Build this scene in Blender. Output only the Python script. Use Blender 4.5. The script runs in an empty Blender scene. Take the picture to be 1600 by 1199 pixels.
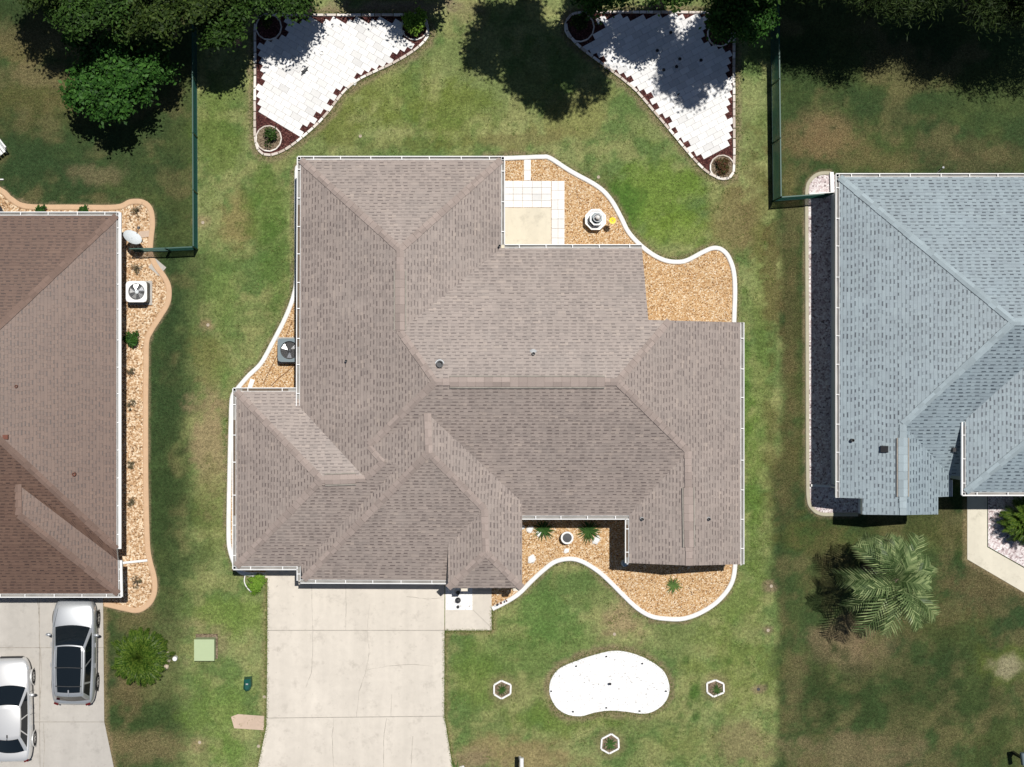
import bpy, bmesh, math, random
import numpy as np
from mathutils import Vector, Matrix
from mathutils.geometry import tessellate_polygon
R = math.radians
rng = random.Random(7)
S = bpy.context.scene
COL = S.collection
# ------------------------------------------------------------------ camera, sky, sun, exposure
F, H, NX, NY = 2170.0, 62.0, 645.0, 600.0        # lens in photo pixels, camera height, point straight below the camera
cam = bpy.data.cameras.new('camera'); camo = bpy.data.objects.new('camera', cam); COL.objects.link(camo)
cam.sensor_width = 36; cam.lens = 36 * F / 1600; cam.shift_x = (800 - NX) / 1600; cam.shift_y = (NY - 599.5) / 1600
cam.clip_end = 6000; camo.location = (0, 0, H); S.camera = camo
sd = Vector((0.30, 0.60, 2.45)).normalized()
SUN_EL = math.asin(sd.z); SUN_ROT = math.atan2(sd.x, sd.y)
world = bpy.data.worlds.new('World'); S.world = world; world.use_nodes = True
wn = world.node_tree; bg = wn.nodes['Background']
sky = wn.nodes.new('ShaderNodeTexSky'); sky.sky_type = 'NISHITA'; sky.sun_disc = False
sky.sun_elevation = SUN_EL; sky.sun_rotation = SUN_ROT; sky.air_density = .75; sky.dust_density = .4
wn.links.new(sky.outputs[0], bg.inputs[0]); bg.inputs[1].default_value = 0.05
sun = bpy.data.lights.new('sun', 'SUN'); sun.energy = 4.6; sun.angle = R(0.55); sun.color = (1, 0.965, 0.91)
suno = bpy.data.objects.new('sun', sun); COL.objects.link(suno)
suno.rotation_euler = sd.to_track_quat('Z', 'Y').to_euler(); suno.location = (0, 0, 40)
S.view_settings.view_transform = 'Standard'; S.view_settings.look = 'None'
S.view_settings.exposure = 0.0; S.view_settings.gamma = 1.0
S.render.engine = 'CYCLES'

# ------------------------------------------------------------------ helpers
def W(px, py, h=0.0):
    s = (H - h) / F
    return Vector(((px - NX) * s, (NY - py) * s, h))
def lin(c):
    return tuple(((v / 255) / 12.92 if v <= 10 else ((v / 255 + .055) / 1.055) ** 2.4) for v in c)
def alb(c, k=0.8):
    return tuple(v * k for v in lin(c))
def tag(o, label=None, cat=None, group=None, kind=None):
    if label: o['label'] = label
    if cat: o['category'] = cat
    if group: o['group'] = group
    if kind: o['kind'] = kind
    return o
def thing(name, label, cat, loc, group=None, rz=0):
    o = bpy.data.objects.new(name, None); COL.objects.link(o); o.location = loc; o.rotation_euler = (0, 0, rz)
    o.empty_display_size = .2
    return tag(o, label, cat, group)
def copy_tree(o, parent=None):
    c = o.copy(); COL.objects.link(c)
    if parent is not None: c.parent = parent
    for ch in list(o.children): copy_tree(ch, c)
    return c
class MB:
    """collects faces in world space, build() links them as one mesh object"""
    def __init__(s): s.v = []; s.f = []; s.uv = {}
    def vert(s, p): s.v.append(tuple(p)); return len(s.v) - 1
    def face(s, pts, uv=None):
        i = [s.vert(p) for p in pts]; s.f.append(i)
        if uv: s.uv[len(s.f) - 1] = uv
    def poly(s, pts, uvf=None):
        pts = [Vector(p) for p in pts]
        for t in tessellate_polygon([pts]):
            q = [pts[k] for k in t]
            if (q[1] - q[0]).cross(q[2] - q[0]).z < 0: q.reverse()
            s.face(q, [uvf(p) for p in q] if uvf else None)
    def box(s, c, d, rz=0, taper=1.0, rx=0, ry=0):
        m = Matrix.Translation(c) @ Matrix.Rotation(rz, 4, 'Z') @ Matrix.Rotation(rx, 4, 'X') @ Matrix.Rotation(ry, 4, 'Y')
        k = []
        for z in (-.5, .5):
            t = taper if z > 0 else 1
            for x, y in ((-.5, -.5), (.5, -.5), (.5, .5), (-.5, .5)):
                k.append(s.vert(m @ Vector((x * d[0] * t, y * d[1] * t, z * d[2]))))
        for q in ((3, 2, 1, 0), (4, 5, 6, 7), (0, 1, 5, 4), (1, 2, 6, 5), (2, 3, 7, 6), (3, 0, 4, 7)):
            s.f.append([k[i] for i in q])
    def beam(s, a, b, w, t=None):
        a, b = Vector(a), Vector(b); d = (b - a); L = d.length
        if L < 1e-6: return
        t = t or w; z = d / L
        x = z.cross(Vector((0, 0, 1)) if abs(z.z) < .95 else Vector((1, 0, 0))).normalized(); y = z.cross(x)
        k = []
        for e in (a, b):
            for i, j in ((-1, -1), (1, -1), (1, 1), (-1, 1)):
                k.append(s.vert(e + x * (i * w / 2) + y * (j * t / 2)))
        for q in ((3, 2, 1, 0), (4, 5, 6, 7), (0, 1, 5, 4), (1, 2, 6, 5), (2, 3, 7, 6), (3, 0, 4, 7)):
            s.f.append([k[i] for i in q])
    def tube(s, pts, r, n=8, cap=True):
        pts = [Vector(p) for p in pts]; rs = r if isinstance(r, (list, tuple)) else [r] * len(pts); rings = []
        for i, p in enumerate(pts):
            d = (pts[min(i + 1, len(pts) - 1)] - pts[max(i - 1, 0)]).normalized()
            x = d.cross(Vector((0, 0, 1)) if abs(d.z) < .95 else Vector((1, 0, 0))).normalized(); y = d.cross(x)
            rings.append([s.vert(p + (x * math.cos(a) + y * math.sin(a)) * rs[i]) for a in [2 * math.pi * k / n for k in range(n)]])
        for a, b in zip(rings, rings[1:]):
            for k in range(n): s.f.append([a[k], b[k], b[(k + 1) % n], a[(k + 1) % n]])
        if cap: s.f.append(rings[0][::-1]); s.f.append(rings[-1])
    def lathe(s, c, prof, n=24, rot=0, cap=True):
        c = Vector(c); rings = []
        for r, z in prof:
            rings.append([s.vert(c + Vector((r * math.cos(a), r * math.sin(a), z))) for a in [rot + 2 * math.pi * k / n for k in range(n)]])
        for a, b in zip(rings, rings[1:]):
            for k in range(n): s.f.append([a[k], a[(k + 1) % n], b[(k + 1) % n], b[k]])
        if cap: s.f.append(rings[0][::-1]); s.f.append(rings[-1])
    def grid(s, fn, nu, nv):
        b = len(s.v)
        for j in range(nv + 1):
            for i in range(nu + 1): s.vert(fn(i / nu, j / nv))
        for j in range(nv):
            for i in range(nu):
                a = b + j * (nu + 1) + i; s.f.append([a, a + 1, a + nu + 2, a + nu + 1])
    def build(s, name, mat, parent=None, loc=None, smooth=False, weld=False, recalc=False):
        base = Vector(parent.matrix_basis.translation) if parent is not None and parent.parent is None else (WLOC(parent) if parent is not None else Vector(loc or (0, 0, 0)))
        me = bpy.data.meshes.new(name)
        me.from_pydata([(a[0] - base.x, a[1] - base.y, a[2] - base.z) for a in s.v], [], s.f)
        if s.uv:
            ul = me.uv_layers.new(name='UVMap')
            for pi, p in enumerate(me.polygons):
                u = s.uv.get(pi)
                if u:
                    for k, li in enumerate(p.loop_indices): ul.data[li].uv = u[k]
        if weld or recalc:
            bm = bmesh.new(); bm.from_mesh(me)
            if weld: bmesh.ops.remove_doubles(bm, verts=bm.verts, dist=1e-4)
            if recalc: bmesh.ops.recalc_face_normals(bm, faces=bm.faces)
            bm.to_mesh(me); bm.free()
        if smooth: me.shade_smooth()
        me.materials.append(mat)
        o = bpy.data.objects.new(name, me); COL.objects.link(o)
        if parent is not None: o.parent = parent
        else: o.location = base
        return o
def WLOC(o):
    v = Vector((0, 0, 0))
    while o is not None: v += o.location; o = o.parent
    return v
def catmull(pts, closed=False, n=8):
    P = [Vector(p) for p in pts]; out = []; m = len(P)
    for i in range(m if closed else m - 1):
        p0, p1, p2, p3 = (P[(i - 1) % m], P[i], P[(i + 1) % m], P[(i + 2) % m]) if closed else (P[max(i - 1, 0)], P[i], P[i + 1], P[min(i + 2, m - 1)])
        for k in range(n):
            t = k / n
            out.append(.5 * ((2 * p1) + (p2 - p0) * t + (2 * p0 - 5 * p1 + 4 * p2 - p3) * t * t + (3 * p1 - p0 - 3 * p2 + p3) * t ** 3))
    if not closed: out.append(P[-1])
    return out
def offset_path(pts, d, closed=False):
    out = []; m = len(pts)
    for i in range(m):
        a = pts[(i - 1) % m] if closed or i else pts[i]; b = pts[(i + 1) % m] if closed or i < m - 1 else pts[i]
        t = (b - a); n = Vector((-t.y, t.x, 0))
        if n.length > 1e-9: n.normalize()
        out.append(pts[i] + n * d)
    return out
def px(l, h=0): return [W(a, b, h) for a, b in l]
def zpx(ox, oy, k, l): return [(ox + a / k, oy + b / k) for a, b in l]

# ------------------------------------------------------------------ materials
class NT:
    def __init__(s, name):
        s.m = bpy.data.materials.new(name); s.m.use_nodes = True; s.t = s.m.node_tree
        s.b = s.t.nodes['Principled BSDF']; s.b.inputs['Roughness'].default_value = .8; s.b.inputs['Specular IOR Level'].default_value = .25
    def n(s, ty, **kw):
        nd = s.t.nodes.new(ty)
        for k, v in kw.items():
            if k in ('operation', 'data_type', 'blend_type', 'feature', 'noise_dimensions', 'voronoi_dimensions', 'distance', 'attribute_name', 'mode', 'white_dims', 'interpolation_type'):
                setattr(nd, 'noise_dimensions' if k == 'white_dims' else k, v)
            else:
                inp = nd.inputs[int(k[1:])] if k[0] == '_' and k[1:].isdigit() else nd.inputs[k]
                if hasattr(v, 'is_linked') or hasattr(v, 'links'): s.t.links.new(v, inp)
                else: inp.default_value = v
        return nd
    def math(s, op, a, b=0.0, c=0.0): return s.n('ShaderNodeMath', operation=op, _0=a, _1=b, _2=c).outputs[0]
    def coord(s, which='Object'): return s.n('ShaderNodeTexCoord').outputs[which]
    def noise(s, vec, scale, detail=3, rough=.55): return s.n('ShaderNodeTexNoise', Vector=vec, Scale=scale, Detail=detail, Roughness=rough).outputs[0]
    def ramp(s, fac, stops):
        r = s.n('ShaderNodeValToRGB', Fac=fac); e = r.color_ramp.elements
        while len(e) < len(stops): e.new(.5)
        for el, (p, c) in zip(e, stops): el.position = p; el.color = (*c, 1)
        return r.outputs[0]
    def mix(s, fac, a, b, blend='MIX'):
        nd = s.t.nodes.new('ShaderNodeMix'); nd.data_type = 'RGBA'; nd.blend_type = blend
        for i, v in ((0, fac), (6, a), (7, b)):
            if hasattr(v, 'links'): s.t.links.new(v, nd.inputs[i])
            else: nd.inputs[i].default_value = v if i == 0 else (*v, 1)
        return nd.outputs[2]
    def scale(s, col, f): return s.n('ShaderNodeVectorMath', operation='SCALE', _0=col, Scale=f).outputs[0]
    def bump(s, h, strength=.4, dist=.02):
        s.t.links.new(s.n('ShaderNodeBump', Height=h, Strength=strength, Distance=dist).outputs[0], s.b.inputs['Normal'])
    def out(s, col, rough=None):
        if hasattr(col, 'links'): s.t.links.new(col, s.b.inputs['Base Color'])
        else: s.b.inputs['Base Color'].default_value = (*col, 1)
        if rough is not None: s.b.inputs['Roughness'].default_value = rough
        return s.m
def plain(name, c, rough=.6, metal=0, var=.12, sc=6, spec=.3):
    t = NT(name); n = t.noise(t.coord(), sc, 4); t.b.inputs['Metallic'].default_value = metal; t.b.inputs['Specular IOR Level'].default_value = spec
    f = t.math('MULTIPLY_ADD', n, 2 * var, 1 - var)
    return t.out(t.scale(t.n('ShaderNodeRGB').outputs[0] if False else t.mix(0.0, c, c), f), rough)
def shingle(name, cols, dark, dash, row=.145, per=.335, k=(1, 1, 1), kd=1.0):
    cols = [tuple(v * q for v, q in zip(c_, k)) for c_ in cols]; dark = tuple(v * q * kd for v, q in zip(dark, k))
    t = NT(name); uv = t.n('ShaderNodeUVMap').outputs[0]
    sp = t.n('ShaderNodeSeparateXYZ', Vector=uv); u, v = sp.outputs[0], sp.outputs[1]
    wob = t.noise(t.coord(), .9, 2); v = t.math('ADD', v, t.math('MULTIPLY', wob, .06))
    vr = t.math('DIVIDE', v, row); ri = t.math('FLOOR', vr); fr = t.math('FRACT', vr)
    rr = t.n('ShaderNodeTexWhiteNoise', white_dims='1D', W=ri).outputs[0]
    uu = t.math('DIVIDE', t.math('ADD', u, t.math('MULTIPLY', rr, 7.3)), per)
    ci = t.math('FLOOR', uu); fu = t.math('FRACT', uu)
    wn_ = t.n('ShaderNodeTexWhiteNoise', white_dims='2D', Vector=t.n('ShaderNodeCombineXYZ', X=ci, Y=ri).outputs[0])
    sc = t.n('ShaderNodeSeparateColor', Color=wn_.outputs[1]); r1, r2, r3 = sc.outputs[0], sc.outputs[1], sc.outputs[2]
    base = t.ramp(r3, [(0, cols[0]), (.5, cols[1]), (.9, cols[1]), (1, cols[2])])
    width = t.math('MULTIPLY_ADD', r1, .30, dash)
    has = t.math('MULTIPLY', t.math('LESS_THAN', fu, width), t.math('GREATER_THAN', r2, .12))
    low = t.math('LESS_THAN', fr, .40)
    m = t.math('MULTIPLY', t.math('MULTIPLY', has, low), t.math('MULTIPLY_ADD', r2, .55, .45))
    line = t.math('MULTIPLY', t.math('LESS_THAN', fr, .14), .22)
    c = t.mix(t.math('MAXIMUM', m, line), base, dark)
    big = t.noise(t.coord(), .35, 4); mid = t.noise(t.coord(), 2.2, 4); sm = t.noise(t.coord(), 55, 2)
    f = t.math('MULTIPLY', t.math('MULTIPLY', t.math('MULTIPLY_ADD', big, .30, .85), t.math('MULTIPLY_ADD', mid, .22, .89)), t.math('MULTIPLY_ADD', sm, .5, .75))
    stv = t.n('ShaderNodeCombineXYZ', X=t.math('MULTIPLY', u, 1.6), Y=t.math('MULTIPLY', sp.outputs[1], .22)).outputs[0]
    f = t.math('MULTIPLY', f, t.math('MULTIPLY_ADD', t.noise(stv, 1.0, 5, .6), .34, .83))
    c = t.mix(t.math('MULTIPLY', t.ramp(t.noise(t.coord(), .6, 5, .65), [(0, (0, 0, 0)), (.5, (0, 0, 0)), (.75, (1, 1, 1))]), .35), c, tuple(v * q for v, q in zip(cols[1], (.95, 1.0, 1.02))))
    t.bump(t.math('ADD', t.math('MULTIPLY', fr, -1.0), t.math('MULTIPLY', has, -.8)), 1.0, .005)
    t.b.inputs['Specular IOR Level'].default_value = 1.0
    return t.out(t.scale(c, f), .50)
def pebble(name, stops, scale, bumpd=.02, big=.25):
    t = NT(name); co = t.coord()
    vo = t.n('ShaderNodeTexVoronoi', Vector=co, Scale=scale)
    r = t.n('ShaderNodeSeparateColor', Color=vo.outputs['Color']).outputs[0]
    c = t.ramp(r, stops)
    f = t.math('MULTIPLY_ADD', t.noise(co, 1.2, 4), 2 * big, 1 - big)
    t.bump(t.math('MULTIPLY', vo.outputs['Distance'], -1), .9, bumpd)
    return t.out(t.scale(c, f), .85)
def concrete(name, c, stain=.16, warm=(1.03, 1, .95)):
    t = NT(name); co = t.coord()
    a = t.noise(co, .45, 6, .65); b = t.noise(co, 3.5, 5, .6); d = t.noise(co, 60, 2)
    f = t.math('MULTIPLY', t.math('MULTIPLY_ADD', a, 2 * stain, 1 - stain), t.math('MULTIPLY_ADD', b, .16, .92))
    f = t.math('MULTIPLY', f, t.math('MULTIPLY_ADD', d, .16, .92))
    trk = t.noise(t.n('ShaderNodeMapping', Vector=co, Scale=(1.1, .10, 1)).outputs[0], 1.0, 5, .6)
    f = t.math('MULTIPLY', f, t.math('MULTIPLY_ADD', trk, .36, .82))
    spots = t.mix(1.0, t.ramp(t.noise(co, 1.3, 7, .75), [(.0, (1, 1, 1)), (.54, (1, 1, 1)), (.74, (.74, .735, .73))]), t.ramp(t.noise(co, 5.5, 5, .7), [(.0, (1, 1, 1)), (.62, (1, 1, 1)), (.76, (.72, .71, .70))]), 'MULTIPLY')
    t.bump(d, .2, .004)
    return t.out(t.mix(1.0, t.scale(t.mix(0.0, c, c), f), spots, 'MULTIPLY'), .85)
def leaf(name, cols, rough=.55, trans=.12):
    t = NT(name); t.b.inputs['Specular IOR Level'].default_value = .12; g = t.n('ShaderNodeNewGeometry').outputs['Random Per Island']
    c = t.ramp(g, [(i / (len(cols) - 1), q) for i, q in enumerate(cols)])
    big = t.noise(t.coord(), .9, 3); c = t.scale(c, t.math('MULTIPLY_ADD', big, .7, .65))
    t.out(c, rough)
    tr = t.n('ShaderNodeBsdfTranslucent', Color=c); mx = t.n('ShaderNodeMixShader', Fac=trans, _1=t.b.outputs[0], _2=tr.outputs[0])
    t.t.links.new(mx.outputs[0], t.t.nodes['Material Output'].inputs[0]); return t.m
def glass(name, c=(.01, .012, .015), rough=.06):
    t = NT(name); t.b.inputs['Specular IOR Level'].default_value = .5; return t.out(c, rough)
def carpaint(name, c):
    t = NT(name); t.b.inputs['Metallic'].default_value = .55; t.b.inputs['Coat Weight'].default_value = .5; t.b.inputs['Coat Roughness'].default_value = .05
    f = t.math('MULTIPLY_ADD', t.noise(t.coord(), 300, 1), .16, .92)
    return t.out(t.scale(t.mix(0.0, c, c), f), .32)

MT = {}
MT['roof_tan'] = shingle('taupe_shingles', [alb((154, 141, 133)), alb((166, 152, 143)), alb((176, 161, 150))], alb((110, 97, 92)), .40, k=(1.04, 1.04, 1.04))
MT['roof_brown'] = shingle('brown_shingles', [alb((142, 116, 103)), alb((151, 125, 111)), alb((157, 131, 116))], alb((100, 79, 71)), .36, k=(.585, .515, .455), kd=.85)
MT['roof_grey'] = shingle('blue_grey_shingles', [alb((154, 168, 174)), alb((161, 176, 181)), alb((166, 181, 185))], alb((74, 86, 96)), .36, row=.158, k=(.88, .89, .915), kd=.80)
def capmat(name, c):
    t = NT(name); g = t.n('ShaderNodeNewGeometry').outputs['Random Per Island']
    t.b.inputs['Specular IOR Level'].default_value = .4
    c = t.ramp(g, [(0, tuple(v * .84 for v in c)), (.5, c), (1, tuple(v * 1.14 for v in c))])
    return t.out(t.scale(c, t.math('MULTIPLY_ADD', t.noise(t.coord(), 30, 3), .4, .8)), .8)
MT['cap_tan'] = capmat('taupe_cap_shingle', alb((168, 153, 145)))
MT['cap_brown'] = capmat('brown_cap_shingle', alb((130, 108, 97)))
MT['cap_grey'] = capmat('grey_cap_shingle', alb((164, 178, 184)))
MT['grime'] = plain('grimy_gutter', (.26, .25, .235), .8, var=.6, sc=1.6)
MT['white'] = plain('white_paint', (.74, .74, .73), .5, var=.14, sc=2.5)
MT['white_kerb'] = plain('white_painted_concrete', (.74, .73, .71), .7, var=.22, sc=3.5)
MT['wall_cream'] = plain('cream_stucco', (.66, .60, .50), .9, var=.06, sc=20)
MT['wall_white'] = plain('white_stucco', (.62, .68, .70), .9, var=.06, sc=20)
MT['wall_tan'] = plain('tan_stucco', (.50, .47, .45), .9, var=.06, sc=20)
MT['driveway'] = concrete('pale_concrete', (.575, .528, .462), .15)
MT['driveway_grey'] = concrete('grey_concrete', (.43, .405, .37), .18)
MT['walk'] = concrete('cream_concrete', (.60, .56, .46), .10)
MT['pad'] = concrete('beige_concrete', (.62, .57, .46), .08)
MT['joint'] = plain('dark_joint', (.29, .265, .23), .95, var=.5, sc=5)
MT['crack'] = plain('grey_crack', (.34, .31, .27), .95, var=.6, sc=3)
g_ = lambda c_, k=.8: tuple(v * q for v, q in zip(alb(c_, k), (.82, .80, .80)))
MT['gravel_orange'] = pebble('orange_river_gravel', [(0, g_((120, 88, 58))), (.12, g_((190, 146, 98))), (.42, g_((226, 184, 132))), (.75, g_((240, 206, 156))), (1, g_((255, 242, 216), .9))], 25, .02, .16)
MT['gravel_tan'] = pebble('tan_gravel', [(0, alb((122, 94, 68))), (.2, alb((184, 146, 108))), (.55, alb((212, 176, 136))), (1, alb((248, 230, 202)))], 17, .02, .15)
MT['gravel_pink'] = pebble('pale_pink_gravel', [(0, alb((120, 104, 104))), (.18, alb((196, 178, 178))), (.6, alb((224, 212, 212))), (1, alb((250, 246, 244)))], 15)
MT['gravel_white'] = pebble('white_marble_gravel', [(0, (.42, .41, .40)), (.03, (.66, .65, .64)), (.3, (.78, .78, .77)), (1, (.88, .88, .87))], 17, .02, .07)
MT['mulch'] = pebble('red_brown_mulch', [(0, alb((40, 20, 20))), (.4, alb((76, 40, 38))), (.8, alb((98, 56, 52))), (1, alb((140, 98, 88)))], 26, .03)
MT['soil'] = pebble('dry_soil_mulch', [(0, alb((84, 70, 56))), (.5, alb((128, 112, 92))), (1, alb((160, 144, 122)))], 24, .02)
MT['asphalt'] = concrete('asphalt', (.07, .07, .072), .2)
MT['paver_white'] = None
t = NT('white_paver'); g = t.n('ShaderNodeNewGeometry').outputs['Random Per Island']
MT['paver_white'] = t.out(t.scale(t.ramp(g, [(0, (.61, .605, .595)), (.15, (.68, .675, .66)), (1, (.80, .795, .78))]), t.math('MULTIPLY_ADD', t.noise(t.coord(), 9, 4), .18, .91)), .8)
t = NT('edging_brick'); g = t.n('ShaderNodeNewGeometry').outputs['Random Per Island']
MT['edging'] = t.out(t.scale(t.ramp(g, [(0, (.46, .39, .33)), (.5, (.64, .58, .52)), (1, (.80, .77, .72))]), t.math('MULTIPLY_ADD', t.noise(t.coord(), 14, 4), .3, .85)), .85)
MT['edging_tan'] = plain('tan_concrete_edging', alb((214, 180, 146)), .85, var=.14, sc=5)
MT['edging_grey'] = plain('grey_concrete_edging', alb((186, 180, 158)), .85, var=.14, sc=5)
MT['green_metal'] = plain('dark_green_vinyl', (.018, .075, .058), .45, var=.1)
MT['green_pale'] = plain('pale_green_enamel', alb((182, 198, 156), .82), .5, var=.05)
MT['green_dark'] = plain('dark_teal_plastic', (.006, .075, .062), .35, var=.1)
MT['black'] = plain('black_plastic', (.018, .018, .02), .4, var=.2)
MT['rubber'] = plain('tyre_rubber', (.02, .02, .021), .8, var=.2)
MT['dark_metal'] = plain('dark_grey_metal', (.05, .052, .056), .5, metal=.3, var=.2)
MT['grey_metal'] = plain('weathered_grey_metal', (.30, .31, .32), .5, metal=.4, var=.2)
MT['slate_metal'] = plain('slate_blue_metal', (.13, .17, .19), .5, metal=.1, var=.1)
MT['silver'] = plain('bright_aluminium', (.72, .73, .74), .28, metal=.8, var=.06)
MT['dish'] = plain('pale_grey_dish', (.62, .66, .68), .5, var=.05)
MT['yellow'] = plain('yellow_enamel', (.80, .62, .03), .4, var=.08)
MT['stone_white'] = plain('white_stone', (.80, .79, .77), .85, var=.1, sc=9)
MT['stone_tan'] = plain('tan_stone', (.52, .44, .34), .9, var=.22, sc=9)
MT['copper'] = plain('rusty_metal', (.16, .06, .04), .7, var=.3)
MT['bark'] = plain('bark', (.13, .10, .075), .95, var=.4, sc=9)
MT['glass'] = glass('dark_glass')
MT['glass_car'] = glass('car_glass', (.008, .012, .016), .04)
MT['water'] = glass('dark_water', (.015, .03, .04), .03)
MT['lamp_glass'] = plain('headlamp_lens', (.55, .57, .60), .12, metal=.3, var=.05)
MT['red_lens'] = plain('red_lens', (.10, .008, .008), .15, var=.05)
MT['silver_paint'] = carpaint('light_silver_paint', (.82, .82, .81))
MT['grey_paint'] = carpaint('steel_grey_paint', (.52, .54, .56))
MT['blue'] = plain('pale_blue_ceramic', (.30, .42, .52), .3, var=.05)
MT['pink_brick'] = concrete('pink_tan_concrete', (.52, .40, .31), .2)
MT['leaf_olive'] = leaf('olive_leaf', [(.010, .022, .004), (.026, .048, .009), (.055, .085, .017)])
MT['leaf_mid'] = leaf('mid_green_leaf', [(.010, .026, .005), (.026, .060, .010), (.052, .105, .019)])
MT['leaf_bright'] = leaf('bright_green_leaf', [(.010, .036, .006), (.028, .084, .013), (.056, .140, .024)])
MT['leaf_pine'] = leaf('dark_needle', [(.008, .017, .004), (.020, .037, .009), (.046, .070, .018)])
MT['leaf_lime'] = leaf('lime_leaf', [(.08, .16, .015), (.14, .26, .03), (.22, .36, .05)])
MT['leaf_cycad'] = leaf('cycad_frond', [(.020, .052, .006), (.058, .110, .014), (.135, .190, .030)], .4)
MT['leaf_palm'] = leaf('grey_green_frond', [(.040, .075, .022), (.125, .180, .070), (.30, .36, .16)], .35)
MT['leaf_yucca'] = leaf('yucca_blade', [(.022, .062, .014), (.055, .120, .030), (.13, .21, .06)], .4)
MT['leaf_red'] = leaf('reddish_leaf', [(.05, .04, .015), (.12, .05, .03), (.05, .08, .02)])
MT['leaf_dry'] = leaf('dry_twig', [(.10, .085, .05), (.18, .15, .09), (.08, .09, .04)])
MT['sprinkler'] = plain('dusty_plastic_ring', (.42, .36, .28), .8, var=.2)
MT['hose'] = plain('brown_hose', (.20, .11, .06), .7, var=.3)
# ------------------------------------------------------------------ outlines shared by the lawn, the beds and the kerbs (photo pixels on the ground)
K_NE = zpx(760, 230, 3.81, [(0, 68), (100, 68), (220, 64), (330, 60), (380, 68), (500, 145), (660, 235), (740, 315), (800, 420), (840, 500), (900, 570), (980, 635), (1060, 675), (1140, 685), (1200, 672), (1290, 625), (1350, 602), (1400, 612), (1440, 655), (1470, 740), (1478, 860), (1472, 1060)])
K_W = [(467, 262), (464, 268), (463.5, 333), (463.5, 428), (459, 462), (446, 497), (425, 538), (408, 568), (388, 588), (371, 608), (363, 622), (361, 660), (359, 736), (357.5, 830), (360, 861), (370, 887), (383, 896), (415, 898)]
K_S = zpx(680, 780, 3.2, [(285, 548), (360, 510), (420, 470), (480, 410), (540, 355), (600, 312), (670, 298), (730, 310), (800, 350), (860, 400), (940, 480), (1010, 545), (1080, 585), (1160, 598), (1240, 597), (1320, 570), (1400, 520), (1460, 455), (1490, 390), (1500, 300)])
K_L = zpx(0, 280, 3.526, [(-250, -60), (0, 60), (60, 110), (150, 152), (400, 156), (640, 156), (720, 127), (790, 130), (830, 170), (840, 250), (832, 330), (830, 410), (860, 480), (905, 540), (930, 600), (925, 680), (880, 760), (830, 840), (808, 900), (805, 1050), (803, 1199)]) + zpx(0, 620, 3.526, [(803, 150), (804, 500), (812, 800), (825, 900), (850, 1000), (850, 1080), (820, 1140), (760, 1176), (680, 1165), (575, 1140)])
K_R = [(1298, 271), (1285, 271), (1275, 274), (1266, 282), (1261, 293), (1260, 320), (1260.5, 450), (1261, 600), (1261.5, 740), (1263, 782), (1270, 796), (1282, 803), (1300, 804), (1340, 804)]
P_L = zpx(380, 0, 4, [(76, 150), (75, 400), (73, 700), (76, 870), (98, 945), (150, 972), (220, 958), (290, 920), (380, 850), (470, 770), (540, 690), (590, 622), (640, 562), (720, 500), (820, 450), (920, 405), (1010, 355), (1090, 300), (1140, 250), (1158, 210), (1146, 160), (1105, 112), (1000, 96), (700, 97), (400, 96), (200, 95), (105, 100)])
P_R = zpx(740, 0, 3.478, [(500, 130), (510, 175), (545, 225), (600, 275), (700, 350), (800, 425), (880, 492), (940, 560), (1000, 632), (1060, 702), (1130, 787), (1200, 870), (1260, 930), (1310, 960), (1365, 976), (1406, 950), (1414, 880), (1414, 700), (1413, 400), (1412, 120), (1390, 80), (1200, 70), (900, 68), (600, 70), (525, 85)])
KID = zpx(700, 980, 3.077, [(490, 300), (500, 250), (540, 200), (620, 165), (710, 135), (800, 117), (880, 128), (960, 160), (1030, 210), (1058, 270), (1058, 320), (1035, 365), (985, 402), (930, 412), (850, 402), (770, 398), (700, 408), (640, 424), (580, 418), (530, 390), (500, 345)])

# ------------------------------------------------------------------ lawn: one sheet out to the horizon, its grass colours mapped per vertex
def fbm(x, y, seed, octs=4):
    r = np.random.RandomState(seed); tot = 0; amp = 1; out = 0
    for o in range(octs):
        T = r.rand(256, 256); xi = np.floor(x).astype(int); yi = np.floor(y).astype(int); fx = x - xi; fy = y - yi
        fx = fx * fx * (3 - 2 * fx); fy = fy * fy * (3 - 2 * fy)
        g = lambda a, b: T[(xi + a) % 256, (yi + b) % 256]
        out = out + amp * ((g(0, 0) * (1 - fx) + g(1, 0) * fx) * (1 - fy) + (g(0, 1) * (1 - fx) + g(1, 1) * fx) * fy); tot += amp
        x = x * 2.03 + 17.1; y = y * 2.03 + 5.7; amp *= .55
    return out / tot
def sst(a, b, x):
    t = np.clip((x - a) / (b - a), 0, 1); return t * t * (3 - 2 * t)
def dist_to(path, X, Y, closed=False):
    d = np.full(X.shape, 1e9); P = path + ([path[0]] if closed else [])
    for (ax, ay), (bx, by) in zip(P, P[1:]):
        vx, vy = bx - ax, by - ay; L = vx * vx + vy * vy + 1e-9
        t = np.clip(((X - ax) * vx + (Y - ay) * vy) / L, 0, 1)
        d = np.minimum(d, np.hypot(X - ax - t * vx, Y - ay - t * vy))
    return d
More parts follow.
